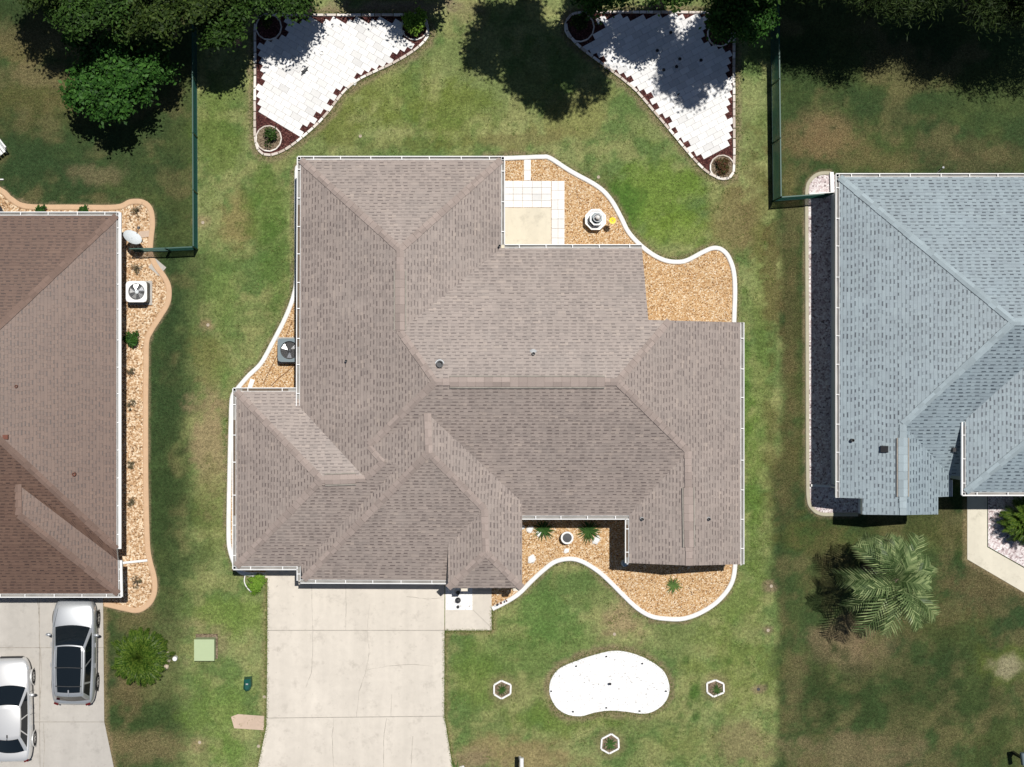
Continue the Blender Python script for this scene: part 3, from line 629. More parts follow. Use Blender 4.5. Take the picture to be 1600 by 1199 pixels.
def window(parent, a, b, z0, z1, out):
    """a window on the wall from a to b (xy), frame with a pane set in it"""
    a, b, o = Vector((*a, 0)), Vector((*b, 0)), Vector((*out, 0)); d = (b - a); L = d.length; d /= L; U = Vector((0, 0, 1)); f = MB(); c = (a + b) / 2 + o * .03
    rz = math.atan2(d.y, d.x)
    for z in (z0, z1): f.box(c + U * z, (L, .07, .07), rz)
    for s in (0, L / 2, L): f.box(a + d * s + o * .03 + U * (z0 + z1) / 2, (.07, .062, z1 - z0 - .07), rz)
    w = f.build('window', MT['white'], parent); g = MB()
    A, B = a + o * .012, b + o * .012; g.face([A + U * z0, B + U * z0, B + U * z1, A + U * z1]); g.build('pane', MT['glass'], w)
def pipe(parent, pos, r, h, mat='dark_metal', flash=None):
    m = MB(); m.lathe(pos - Vector((0, 0, .15)), [(r, 0), (r, h + .15), (r * .7, h + .15), (r * .7, h)], 12)
    o = m.build('vent_pipe', MT[mat], parent)
    if flash:
        f = MB(); f.lathe(pos + Vector((0, 0, -.02)), [(flash, -.05), (flash * .98, .03), (r * 1.3, .06)], 14); f.build('flashing', MT['grey_metal'], o)
EX, EY = Vector((1, 0, 0)), Vector((0, 1, 0))

# ---- the taupe house in the middle
P = dict(Wm=plane('x', 470, 2.6, 1), Nw=plane('y', 250, 2.6, -1), Ew=plane('x', 783, 2.6, -1), Nm=plane('y', 388, 2.6, -1), Em=plane('x', 1157, 2.6, -1), Sm=plane('y', 806, 2.6, 1), We=plane('x', 983, 2.6, 1),
         Nl=plane('y', 612, 2.35, -1), Wl=plane('x', 369, 2.35, 1), Sl=plane('y', 885, 2.35, 1), Wg=plane('x', 470, 2.35, 1), Sg=plane('y', 906, 2.35, 1), Eg=plane('x', 813, 2.9, -1), Sp=plane('y', 919, 2.9, 1), Wp=plane('x', 700, 2.9, 1))
def S_(x, y, *k): return solve(x, y, [P[q] for q in k])
V = dict(nw=W(470, 250, 2.6), ne=W(783, 250, 2.6), nap=S_(625, 390, 'Wm', 'Ew'), nrs=S_(625, 518, 'Wm', 'Nm'), in1=W(783, 388, 2.6), rw=S_(680, 597, 'Nm', 'Sm'), re=S_(965, 597, 'Nm', 'Sm'),
         nme=W(1003, 388, 2.6), rk=S_(1013, 500, 'Nm'), hn=S_(1046, 501, 'Nm'), ene=W(1157, 504, 2.6), ese=W(1157, 882, 2.6), gp=S_(1077, 884, 'Em', 'We'), esw=W(983, 880, 2.6), ein=W(983, 806, 2.6), ers=S_(1075, 705, 'Em', 'We', 'Sm'),
         sme=W(815, 806, 2.6), vb=S_(814, 785, 'Sm'), G1=S_(668, 646, 'Sm'), G2=S_(670, 708, 'Wg', 'Sg'), A=S_(577, 697, 'Wm'), B=S_(599, 722, 'Wm', 'Sl'), C=S_(623, 728, 'Wg', 'Sl'), D=S_(571, 748, 'Wm', 'Nl'), v0=W(468.5, 636, 2.6),
         lnw=W(369, 612, 2.35), lne=W(468.5, 612, 2.35), l1=S_(502, 750, 'Wl', 'Nl', 'Sl'), lsw=W(369, 885, 2.35), vs=W(470, 885, 2.35), gsw=W(474, 906, 2.35), gse=W(698, 907, 2.35), pv=S_(700, 850, 'Sg'), pr=S_(757, 796, 'Sg', 'Eg'), ps=S_(759, 864, 'Eg', 'Wp'), psw=W(700, 919, 2.9), pse=W(813, 919, 2.9))
V['vb'].x = V['pse'].x = V['sme'].x
hb = W(630, 600); hb = Vector((hb.x, hb.y, 0))
house = thing('house', 'taupe shingled single storey house in the middle with many hips', 'house', hb)
faces = [(['nw', 'v0', 'D', 'B', 'A', 'rw', 'nrs', 'nap'], 'Wm'), (['nw', 'nap', 'ne'], 'Nw'), (['ne', 'nap', 'nrs', 'in1'], 'Ew'), (['in1', 'nrs', 'rw', 're', 'hn', 'rk', 'nme'], 'Nm'), (['re', 'hn', 'ene', 'ese', 'gp', 'ers'], 'Em'), (['ers', 'gp', 'esw', 'ein'], 'We'),
         (['rw', 're', 'ers', 'ein', 'sme', 'vb', 'G1', 'A'], 'Sm'), (['lnw', 'lne', 'v0', 'D', 'l1'], 'Nl'), (['lnw', 'l1', 'lsw'], 'Wl'), (['lsw', 'l1', 'D', 'B', 'C', 'vs'], 'Sl'), (['vs', 'C', 'B', 'A', 'G1', 'G2', 'gsw'], 'Wg'),
         (['gsw', 'G2', 'pr', 'pv', 'gse'], 'Sg'), (['G1', 'vb', 'pse', 'ps', 'pr', 'G2'], 'Eg'), (['psw', 'ps', 'pse'], 'Sp'), (['pv', 'pr', 'ps', 'psw'], 'Wp')]
roof_mesh(V, faces, P, 'roof_tan', house, perim=['nw', 'ne', 'in1', 'nme', 'rk', 'hn', 'ene', 'ese', 'gp', 'esw', 'ein', 'sme', 'vb', 'pse', 'psw', 'pv', 'gse', 'gsw', 'vs', 'lsw', 'lnw', 'lne', 'v0'])
caps(V, [('nw', 'nap'), ('ne', 'nap'), ('nap', 'nrs'), ('nrs', 'rw'), ('rw', 're'), ('hn', 're'), ('ers', 're'), ('gp', 'ers'), ('A', 'rw'), ('A', 'B'), ('D', 'B'), ('l1', 'D'), ('lnw', 'l1'), ('lsw', 'l1'), ('G1', 'G2'), ('gsw', 'G2'), ('pr', 'G2'), ('pr', 'ps'), ('psw', 'ps'), ('pse', 'ps')], 'cap_tan', house)
def along(a, b, t0, t1): return V[a].lerp(V[b], t0), V[a].lerp(V[b], t1)
ridge_vent(*along('nap', 'nrs', .26, .985), 'cap_tan', house); ridge_vent(*along('rw', 're', .08, .93), 'cap_tan', house); ridge_vent(*along('l1', 'D', .08, .78), 'cap_tan', house); ridge_vent(*along('ers', 'gp', .32, .84), 'cap_tan', house)
for a, b, o, e in (('nw', 'ne', EY, (.13, .13)), ('nw', 'v0', -EX, (.13, 0)), ('ne', 'in1', EX, (.13, -.15)), ('in1', 'nme', EY, (-.15, 0)), ('ene', 'ese', EX, (0, 0)), ('esw', 'ein', -EX, (0, -.14)), ('ein', 'sme', -EY, (-.0, 0)), ('lnw', 'lne', EY, (.13, 0)), ('lnw', 'lsw', -EX, (.13, .13)), ('lsw', 'vs', -EY, (.13, -.14)), ('gsw', 'gse', -EY, (.13, -.02))):
    eave(V, a, b, o, house, e, fillmat='bark' if (a, b) in (('nw', 'v0'), ('lnw', 'lne'), ('lnw', 'lsw'), ('esw', 'ein')) else None)
m = MB(); q = W(470, 885, 2.35); gutter(Vector((q.x - .01, q.y, 2.35)), Vector((q.x - .01, V['gsw'].y - .05, 2.35)), -EX, house)
for x, y, k, r, h, fl in ((833, 553, 'Nm', .07, .22, .20), (687, 569, 'Nm', .15, .25, .21), (541, 564, 'Wm', .05, .3, None), (780, 385, 'Ew', .05, .3, None), (1003, 811, 'We', .06, .2, .1), (1107, 811, 'Em', .06, .2, .1)):
    pipe(house, S_(x, y, k), r, h, 'dark_metal', fl)
def ins(names, d, extra=()):  # inset a roof outline to the wall line
    P_ = [Vector((V[n].x, V[n].y, 0)) for n in names]; out = []; m_ = len(P_)
    area = sum(P_[i].x * P_[(i + 1) % m_].y - P_[(i + 1) % m_].x * P_[i].y for i in range(m_)); sg = 1 if area > 0 else -1
    for i in range(m_):
        a, b, c = P_[i - 1], P_[i], P_[(i + 1) % m_]; e, f = (b - a).normalized(), (c - b).normalized()
        n1, n2 = Vector((-e.y, e.x, 0)) * sg, Vector((-f.y, f.x, 0)) * sg; k = (n1 + n2); k = k / max(.3, k.dot(n1)) if k.length > .05 else n1
        out.append(b + k * d)
    return out
V['c1'] = Vector((V['nme'].x, V['ene'].y, 0))
wl = ins(['nw', 'ne', 'in1', 'nme', 'c1', 'ene', 'ese', 'esw', 'ein', 'sme', 'gse', 'gsw', 'vs', 'lsw', 'lnw', 'lne'], .42)
walls(house, [tuple(p) for p in wl], 2.2, 'wall_cream')
gw = wl[10]; gz = wl[11]
m = MB(); m.box(Vector(((gw.x + gz.x) / 2, gz.y - .02, 1.07)), (4.9, .06, 2.14))
gd = m.build('garage_door', MT['white'], house); m = MB()
for k in range(1, 4): m.box(Vector(((gw.x + gz.x) / 2, gz.y - .052, k * .53)), (4.9, .008, .02))
m.build('panel_groove', MT['grey_metal'], gd)
for x0, x1 in ((500, 560), (640, 700)): window(house, (W(x0, 0).x, wl[0].y), (W(x1, 0).x, wl[0].y), .9, 2.05, (0, 1))
for x0, x1 in ((840, 900), (920, 960)): window(house, (W(x0, 0).x, wl[8].y), (W(x1, 0).x, wl[8].y), .9, 2.05, (0, -1))
window(house, (W(1040, 0).x, wl[6].y), (W(1100, 0).x, wl[6].y), .8, 2.05, (0, -1))
for y0, y1 in ((560, 610), (700, 750)): window(house, (wl[5].x, W(0, y1).y), (wl[5].x, W(0, y0).y), .9, 2.05, (1, 0))
for y0, y1 in ((330, 380), (440, 480)): window(house, (wl[0].x, W(0, y1).y), (wl[0].x, W(0, y0).y), .9, 2.05, (-1, 0))
for x in (722, 800): m = MB(); m.box(Vector((W(x, 0).x, W(0, 905).y, 1.35)), (.28, .28, 2.7)); m.build('porch_column', MT['wall_cream'], house)
m = MB(); e = V['ese'] + Vector((.06, .0, 0)); m.beam((e.x, e.y - .02, 2.45), (e.x, e.y - .02, .1), .07); m.build('downspout', MT['white'], house); m = MB(); m.beam((V['esw'].x - .06, V['esw'].y - .05, 2.45), (V['esw'].x + .30, V['esw'].y + .2, 2.0), .07); m.build('downspout', MT['white'], house)
m = MB(); q = W(392, 602); m.box(q + Vector((0, 0, .06)), (.55, .2, .08), R(70)); tag(m.build('splash_block', MT['white_kerb'], loc=q), 'white splash block in the corner of the narrow gravel bed', 'splash block')

# ---- the brown house on the left, running out of the picture
P = dict(E=plane('x', 182, 2.6, -1), N=plane('y', 337, 2.6, -1), S=plane('y', 858, 2.6, 1), Eg=plane('x', 185, 2.6, -1), Sg=plane('y', 928, 2.6, 1), Wg=plane('x', -235, 2.6, 1), Wf=plane('x', -560, 2.6, 1))
V = dict(ne=W(182, 337, 2.6), se=W(182, 858, 2.6), ap=S_(-96, 598, 'E', 'N', 'S'), ap2=S_(-300, 598, 'N', 'S'), nw=W(-560, 337, 2.6), sw=W(-560, 858, 2.6), G1=S_(28, 757, 'S'), G2=S_(29, 805, 'Eg', 'Sg'), gse=W(185, 928, 2.6), gne=W(184, 876, 2.6), G3=S_(-90, 805, 'Sg'), g4=W(-235, 928, 2.6), g5=W(-235, 860, 2.6), G6=S_(-90, 757, 'S'))
V['ap2'].y = V['ap'].y; V['ap2'].z = V['ap'].z; V['G6'].y = V['G1'].y; V['G6'].z = V['G1'].z; V['G3'].y = V['G2'].y; V['G3'].z = V['G2'].z
hb = W(-100, 620); house2 = thing('house', 'brown shingled house with white gutters at the left edge', 'house', Vector((hb.x, hb.y, 0)))
faces = [(['ne', 'ap', 'se'], 'E'), (['ne', 'nw', 'ap2', 'ap'], 'N'), (['ap', 'ap2', 'sw', 'g5', 'G6', 'G1', 'gne', 'se'], 'S'), (['gne', 'G1', 'G2', 'gse'], 'Eg'), (['gse', 'G2', 'G3', 'g4'], 'Sg'), (['g4', 'G3', 'G6', 'g5'], 'Wg'), (['G1', 'G6', 'G3', 'G2'], 'Sg'), (['nw', 'sw', 'ap2'], 'Wf')]
roof_mesh(V, faces, P, 'roof_brown', house2, perim=['ne', 'se', 'gne', 'gse', 'g4', 'g5', 'sw', 'nw'])
caps(V, [('ne', 'ap'), ('se', 'ap'), ('ap', 'ap2'), ('gse', 'G2'), ('G1', 'G2'), ('g4', 'G3')], 'cap_brown', house2)
eave(V, 'nw', 'ne', EY, house2, (0, .13)); eave(V, 'ne', 'se', EX, house2, (.13, 0), w=.20, lip=.12); gutter(V['se'], V['gne'], (V['se'] - V['gne']).cross(Vector((0, 0, -1))).normalized(), house2, w=.18, lip=.10); eave(V, 'gne', 'gse', EX, house2, (0, .13), w=.18, lip=.1); eave(V, 'gse', 'g4', -EY, house2, (.13, 0))
for x, y, k, r, h in ((27, 604, 'E', .06, .22), (117, 741, 'E', .08, .2)): pipe(house2, S_(x, y, k), r, h, 'copper')
m = MB(); p = S_(10, 683, 'E'); m.box(p + Vector((0, 0, .08)), (.24, .20, .2), 0, .9); m.build('roof_vent', MT['copper'], house2)
wl = ins(['ne', 'se', 'gse', 'g4', 'sw', 'nw'], .45); wl[1] = Vector((wl[0].x, wl[2].y + .1, 0)); wl[2].x = wl[0].x
walls(house2, [tuple(p) for p in [wl[0], wl[2], wl[3], wl[4], wl[5]]], 2.46, 'wall_tan')
for y0, y1 in ((520, 570), (690, 740)): window(house2, (wl[0].x, W(0, y1).y), (wl[0].x, W(0, y0).y), .9, 2.05, (1, 0))
m = MB(); m.box(Vector((W(60, 0).x, wl[2].y - .02, 1.07)), (4.9, .06, 2.14)); m.build('garage_door', MT['white'], house2)
m = MB(); x0 = V['gne'].x; y0 = W(0, 878, 0).y; m.beam((x0 + .07, y0, 2.45), (wl[0].x + .06, y0 - .05, 2.2), .08); m.beam((wl[0].x + .06, y0 - .05, 2.2), (wl[0].x + .06, y0 - .05, .1), .08); m.beam((wl[0].x + .06, y0 - .05, .09), (W(231, 0).x, y0 + .08, .09), .10, .09); m.build('downspout', MT['white'], house2); m = MB(); m.beam((wl[0].x + .06, W(0, 727).y, .3), (wl[0].x + .06, W(0, 727).y, 2.3), .06); m.build('downspout', MT['white'], house2)
m = MB(); m.box((wl[0].x + .08, W(0, 662).y, 1.5), (.14, .25, .35)); m.box((wl[0].x + .06, W(0, 662).y, 1.09), (.08, .07, .48)); m.build('meter_box', MT['grey_metal'], house2)

# ---- the blue-grey house on the right, running out of the picture
GZ = 3.72
P = dict(W=plane('x', 1312, 2.6, 1), N=plane('y', 277, 2.6, -1), S=plane('y', 745, 2.6, 1), Ee=plane('x', 1485, 2.6, -1), Wg=plane('x', 1509, GZ, 1), Sg=plane('y', 769, GZ, 1))
V = dict(nw=W(1312, 277, 2.6), sw=W(1312, 778, 2.6), a=W(1343, 778, 2.6), b=W(1343, 803, 2.6), gp=S_(1411, 805, 'W', 'Ee'), c=W(1462, 803, 2.6), d=W(1462, 776, 2.6), e=W(1485, 776, 2.6), vi=W(1485, 743, 2.6), rs=S_(1411, 663, 'W', 'Ee'), ap=S_(1584, 503, 'W', 'N'), gsw=W(1509, 769, GZ))
V['b'].x = V['a'].x; V['b'].z = V['a'].z = hz(P['W'], V['a']); V['c'].z = V['d'].z = hz(P['Ee'], V['c'])
gs, apz = V['gsw'], V['ap']; rn = (apz.z - GZ) / PITCH; xe = gs.x + 2 * rn; gy = P['S'][1] + (GZ - 2.6) / PITCH
P['Eg'] = ('x', xe, GZ, -1)
V.update(gn=Vector((gs.x, gy, GZ)), gap=Vector((gs.x + rn, gs.y + rn, apz.z)), vt=Vector((gs.x + rn, apz.y, apz.z)), gse=Vector((xe, gs.y, GZ)), gne=Vector((xe, gy, GZ)), nr=Vector((xe, apz.y, apz.z)), ne=Vector((xe, V['nw'].y, 2.6)), s1=Vector((gs.x + .4, P['S'][1], 2.6)), s2=Vector((xe, P['S'][1], 2.6)))
hb = W(1500, 560); house3 = thing('house', 'blue grey shingled house with a gable end at the right edge', 'house', Vector((hb.x, hb.y, 0)))
faces = [(['nw', 'ap', 'rs', 'gp', 'b', 'a', 'sw'], 'W'), (['nw', 'ne', 'nr', 'vt', 'ap'], 'N'), (['ap', 'vt', 'gn', 's1', 'vi', 'rs'], 'S'), (['rs', 'vi', 'e', 'd', 'c', 'gp'], 'Ee'), (['gsw', 'gn', 'vt', 'gap'], 'Wg'), (['gsw', 'gap', 'gse'], 'Sg'), (['gse', 'gap', 'vt', 'gne'], 'Eg'), (['vt', 'nr', 'gne'], 'S')]
roof_mesh(V, faces, P, 'roof_grey', house3, perim=[['nw', 'sw', 'a', 'b', 'gp', 'c', 'd', 'e', 'vi', 's1', 's2', 'ne'], ['gn', 'gsw', 'gse', 'gne']], wall='wall_white')
m = MB(); xg = gs.x + .35; m.face([(xg, gs.y + .4, 0), (xg, gy + .2, 0), (xg, gy + .2, GZ - .15), (xg, gs.y + .4, GZ - .15)]); m.face([(xg, gs.y + .4, 0), (xe - .4, gs.y + .4, 0), (xe - .4, gs.y + .4, GZ - .15), (xg, gs.y + .4, GZ - .15)]); m.face([(xe - .4, gs.y + .4, 0), (xe - .4, gy, 0), (xe - .4, gy, GZ - .15), (xe - .4, gs.y + .4, GZ - .15)]); m.build('wall', MT['wall_white'], house3)
caps(V, [('nw', 'ap'), ('rs', 'ap'), ('gp', 'rs'), ('gsw', 'gap'), ('ap', 'nr'), ('gap', 'vt'), ('gse', 'gap')], 'cap_grey', house3)
ridge_vent(*along('rs', 'gp', .15, .80), 'cap_grey', house3)
eave(V, 'nw', 'ne', EY, house3, (.15, 0)); eave(V, 'nw', 'sw', -EX, house3, (.15, .0)); eave(V, 'e', 'vi', EX, house3, (0, -.2), w=.10); eave(V, 'gsw', 'gse', -EY, house3, (.13, 0), lip=.05); eave(V, 'gn', 'gsw', -EX, house3, (-.12, .13), lip=.06)
for x, y, k, r, h in ((1330, 688, 'W', .07, .25), ): pipe(house3, S_(x, y, k), r, h, 'black')
m = MB(); p = S_(1381, 702, 'W'); m.box(p + Vector((0, 0, .07)), (.34, .30, .22), 0, .85, ry=R(-22)); m.build('roof_vent', MT['black'], house3)
m = MB(); p = S_(1489, 703, 'S'); m.box(p + Vector((0, 0, .07)), (.16, .20, .22), 0, .8); m.build('roof_vent', MT['black'], house3)
wl = ins(['nw', 'sw', 'e', 'vi', 's2', 'ne'], .40)
walls(house3, [tuple(p) for p in wl], 2.46, 'wall_white')
for y0, y1 in ((420, 470), (590, 630)): window(house3, (wl[0].x, W(0, y0).y), (wl[0].x, W(0, y1).y), .9, 2.05, (-1, 0))
m = MB(); a, b, c = V['b'], V['c'], V['gp']; yy = wl[1].y - .25
m.face([(a.x + .25, yy, 0), (b.x - .25, yy, 0), (b.x - .25, yy, 2.5), (c.x, yy, c.z - .25), (a.x + .25, yy, 2.5)]); m.build('gable_wall', MT['wall_white'], house3)
window(house3, (c.x - .7, yy), (c.x + .7, yy), .7, 2.0, (0, -1))
m = MB(); y0 = W(0, 760).y; m.beam((V['sw'].x - .07, y0, 2.45), (wl[1].x - .05, y0, 2.2), .08); m.beam((wl[1].x - .05, y0, 2.2), (wl[1].x - .05, y0, .1), .08); m.beam((wl[1].x - .05, y0, .1), (W(1266, 0).x, y0 + .05, .1), .10, .09); m.build('downspout', MT['white'], house3)
m = MB(); q = W(1299.5, 287); m.beam((W(1298, 0).x, W(0, 270).y, .12), (W(1299, 0).x, W(0, 302).y, .12), .16, .10); tag(m.build('drain_chute', MT['white'], loc=q), 'white drain chute lying on gravel at the corner of the blue grey house', 'drain')
m = MB(); q = W(1276, 304); m.beam(W(1263, 304.5) + Vector((0, 0, .1)), W(1297, 303) + Vector((0, 0, .1)), .10, .12); tag(m.build('edging_board', MT['white'], loc=q), 'white board across the pinkish gravel under the chain link fence', 'board')

for ln, lb in (([(456, 503), (448, 524), (441, 540), (428, 566), (411, 600)], 'long thin brown hose on gravel behind the dark slate air conditioner'), ([(463, 568), (450, 580), (437, 590), (424, 603)], 'short thin brown hose on gravel below the dark slate air conditioner')):
    m = MB(); P_ = catmull([p + Vector((0, 0, .03)) for p in px(ln)], False, 5); m.tube(P_, .016, 6); tag(m.build('garden_hose', MT['hose'], loc=P_[0], smooth=True), lb, 'hose')
# ------------------------------------------------------------------ fences
def fence(label, pts, hgt, skip_mesh=False, post_step=2.6, name='chain_link_fence', wire=.0045, cell=.075):
    P_ = px(pts); root = thing(name, label, 'fence', P_[0]); U = Vector((0, 0, 1)); r = MB(); b = MB(); w = MB(); posts = []
    for a, c in zip(P_, P_[1:]):
        L = (c - a).length; n = max(1, round(L / post_step)); d = (c - a) / L
        r.beam(a + U * hgt, c + U * hgt, .05); b.beam(a + U * .05, c + U * .05, .03)
        for k in range(n + (1 if c is P_[-1] else 0)): posts.append(a + d * (L * k / n))
        s = -hgt
        while s < L:
            for sg in (1, -1):
                s0, z0, s1, z1 = s, .05, s + hgt, hgt
                if s0 < 0: z0 -= s0; s0 = 0
                if s1 > L: z1 -= s1 - L; s1 = L
                if z1 - z0 > .02:
                    if sg < 0: z0, z1 = hgt + .05 - z0, hgt + .05 - z1
                    p, q = a + d * s0 + U * z0, a + d * s1 + U * z1; nn = Vector((-d.y, d.x, 0)) * wire; t = (q - p).normalized().cross(nn).normalized() * wire
                    w.face([p - nn, q - nn, q + nn, p + nn]); w.face([p - t, q - t, q + t, p + t])
            s += cell
    r.build('top_rail', MT['green_metal'], root); b.build('bottom_rail', MT['green_metal'], root); w.build('wire_mesh', MT['green_metal'], root)
    for p in posts:
        m = MB(); m.lathe(p, [(.035, 0), (.035, hgt + .05), (.02, hgt + .08)], 8); m.build('post', MT['green_metal'], root)
    return root
def gpt(x, y, h):  # ground photo point under a point seen at height h
    p = W(x, y, h); return (p.x * 35 + NX, NY - p.y * 35)
FH = 1.25
c0 = gpt(302, 386, FH)
fence('dark green chain link fence running down to the brown house corner', [gpt(300, -60, FH), c0], FH)
fence('short dark green fence panel beside the gate at the brown house', [c0, gpt(259, 388, FH)], FH, post_step=1.3)
gt = thing('garden_gate', 'dark green wire gate between fence and brown house wall', 'gate', W(*gpt(257, 388, FH)))
a, b = W(*gpt(257, 388, FH)), W(*gpt(203, 389, FH)); U = Vector((0, 0, 1)); m = MB()
for z in (.08, FH): m.beam(a + U * z, b + U * z, .045)
for p in (a, b): m.beam(p + U * .06, p + U * FH, .045)
m.build('gate_frame', MT['green_metal'], gt); m = MB()
for k in range(22): 
    p = a.lerp(b, (k + .5) / 22); m.beam(p + U * .1, p + U * FH, .009)
for k in range(12): m.beam(a + U * (.15 + k * .095), b + U * (.15 + k * .095), .009)
m.build('gate_mesh', MT['green_metal'], gt); m = MB(); m.box(a + Vector((.03, 0, .8)), (.10, .09, .12)); m.build('latch', MT['grey_metal'], gt)
c1 = gpt(1219, 309, FH)
fence('tall green chain link fence left of the blue grey house', [gpt(1214.5, -60, FH), c1], FH + .15, post_step=2.4)
fence('short green chain link fence joining the blue grey house wall', [c1, gpt(1300, 303, FH)], FH + .15, post_step=1.8)

# ------------------------------------------------------------------ leaves, plants and trees
def leaf_mesh(name, pts, nrm, size, aspect=.5, seed=1, droop=0):
    """many small rhombic leaves at pts (n,3) facing nrm (n,3)"""
    r = np.random.RandomState(seed); n = len(pts); nrm = nrm / (np.linalg.norm(nrm, axis=1, keepdims=True) + 1e-9)
    a = r.randn(n, 3); a[:, 2] -= droop; a -= nrm * (a * nrm).sum(1, keepdims=True); a /= np.linalg.norm(a, axis=1, keepdims=True) + 1e-9; b = np.cross(nrm, a)
    s = (size * r.uniform(.6, 1.35, n))[:, None]
    fold = nrm * s * .12
    v = np.stack([pts - a * s, pts - b * s * aspect + fold, pts + a * s, pts + b * s * aspect + fold], 1).reshape(-1, 3)
    me = bpy.data.meshes.new(name); me.vertices.add(n * 4); me.vertices.foreach_set('co', v.astype(np.float32).ravel())
    me.loops.add(n * 4); me.loops.foreach_set('vertex_index', np.arange(n * 4, dtype=np.int32)); me.polygons.add(n)
    me.polygons.foreach_set('loop_start', np.arange(n, dtype=np.int32) * 4); me.polygons.foreach_set('loop_total', np.full(n, 4, np.int32)); me.update(calc_edges=True)
    return me
def crown_points(blobs, n_clump, per, spread, seed, flat=1.0):
    r = np.random.RandomState(seed); w = np.array([b[3] ** 2 for b in blobs]); w = w / w.sum(); P_, N_ = [], []
    for k in range(n_clump):
        b = blobs[r.choice(len(blobs), p=w)]; d = r.randn(3); d /= np.linalg.norm(d); d[2] = abs(d[2]) * .9 if r.rand() < .72 else d[2]
        rad = b[3] * r.uniform(.62, 1.06) * (1 if r.rand() < .85 else r.uniform(.3, .8)); c = np.array(b[:3]) + d * rad * np.array([1, 1, flat])
        q = r.randn(per, 3) * spread * r.uniform(.6, 1.35) * np.array([1, 1, .55]); P_.append(c + q)
        N_.append(d * .7 + np.array([0, 0, .8]) + r.randn(per, 3) * .55)
    return np.concatenate(P_), np.concatenate(N_)
def tree(label, base, height, blobs, leafm, seed, n_clump=260, per=64, spread=.20, size=.085, trunk_r=.16, cat='tree', group=None, name='tree', aspect=.5, droop=0, limbs=7):
    root = thing(name, label, cat, base, group); r = random.Random(seed); top = min(b[2] for b in blobs) ; m = MB()
    pts = [(0, 0, -.1), (r.uniform(-.1, .1), r.uniform(-.1, .1), height * .25), (r.uniform(-.25, .25), r.uniform(-.25, .25), height * .5), (r.uniform(-.3, .3), r.uniform(-.3, .3), height * .82)]
    B_ = Vector(base); m.tube([B_ + Vector(p) for p in pts], [trunk_r * 1.25, trunk_r, trunk_r * .75, trunk_r * .2], 8)
    for k in range(limbs):
        b = blobs[k % len(blobs)]; s = Vector(pts[1]).lerp(Vector(pts[2]), r.uniform(.2, 1)); e = Vector(b[:3]) + Vector((r.uniform(-.6, .6), r.uniform(-.6, .6), r.uniform(-.2, .5))) * b[3]; mid = s.lerp(e, .5) + Vector((0, 0, -.15 * b[3]))
        m.tube([B_ + s, B_ + mid, B_ + e], [trunk_r * .5, trunk_r * .3, trunk_r * .08], 6)
    m.build('trunk', MT['bark'], root, smooth=True)
    P_, N_ = crown_points(blobs, n_clump, per, spread, seed); me = leaf_mesh('crown', P_, N_, size, aspect, seed, droop); me.materials.append(MT[leafm])
    o = bpy.data.objects.new('crown', me); COL.objects.link(o); o.parent = root; return root
def rblobs(rad, zc, n, seed, vr=.6, br=.30):
    r = random.Random(seed); out = []
    for k in range(n):
        a = k * 2.39996 + r.uniform(-.35, .35); d = rad * .80 * math.sqrt((k + .4) / n) * r.uniform(.80, 1.22); q = 1 - (d / rad) ** 2
        out.append((d * math.cos(a), d * math.sin(a), zc + rad * (.45 * q - .2) + r.uniform(-vr, vr) * rad * .6, rad * br * r.uniform(.55, 1.25)))
    return out
def put_tree(label, x, y, zc, rad, leafm, seed, **k):
    """tree whose crown (centre height zc, radius in photo pixels) is seen at x, y"""
    p = W(x, y, zc); rr = rad * (H - zc) / F
    return tree(label, (p.x, p.y, 0), zc + rr * .7, rblobs(rr, zc, k.pop('n', 13), seed, k.pop('vr', .5), k.pop('br', .30)), leafm, seed, **k)
TG = 'trees along the top edge'
put_tree('bright green bushy tree with dense leaves at the left of the green fence', 186, 110, 2.6, 78, 'leaf_bright', 3, n_clump=300, per=70, spread=.17, size=.10, trunk_r=.12, aspect=.55, vr=.35, n=16)
put_tree('dull green tree above the bright bushy tree at the upper left', 158, 4, 5.0, 80, 'leaf_mid', 5, n_clump=300, group=TG)
put_tree('dull green tree left of the fence top with its crown over the lawn', 238, 4, 5.2, 62, 'leaf_olive', 8, n_clump=220, group=TG)
put_tree('olive green tree reaching across the top of the green fence', 303, -14, 5.2, 54, 'leaf_olive', 9, n_clump=190, group=TG)
put_tree('olive green tree between the green fence and the left patio', 352, 30, 4.2, 40, 'leaf_mid', 11, n_clump=150, group=TG)
put_tree('dark tree cut by the top edge at the far upper left', 78, -60, 5.8, 74, 'leaf_olive', 13, n_clump=240, group=TG)
put_tree('dark tree cut by the top edge above the left patio corner', 425, -36, 4.2, 58, 'leaf_mid', 15, n_clump=240, group=TG)
put_tree('thin dark tree above the left patio edging', 472, -20, 4.0, 32, 'leaf_mid', 17, n_clump=60, group=TG)
put_tree('dark tree cut by the top edge right of the lime green shrub', 668, -56, 3.6, 52, 'leaf_olive', 19, n_clump=110, group=TG)
put_tree('dark bush cut by the top edge above the middle of the left patio', 590, -72, 3.0, 50, 'leaf_olive', 21, n_clump=160, group=TG)
put_tree('tall tree at the top edge casting the big shadow on the middle lawn', 974, -114, 10.5, 112, 'leaf_mid', 23, n_clump=420, spread=.20, br=.17, n=34, vr=.9, group=TG, trunk_r=.22)
put_tree('tree at the top edge left of the big lawn shadow', 846, -96, 8.0, 74, 'leaf_mid', 25, n_clump=280, br=.18, n=26, group=TG)
put_tree('green tree with its crown over the shaded end of the right patio', 945, -26, 4.6, 52, 'leaf_bright', 27, n_clump=200, group=TG)
put_tree('green tree above the middle of the right patio', 1062, -44, 5.0, 52, 'leaf_mid', 29, n_clump=220, group=TG)
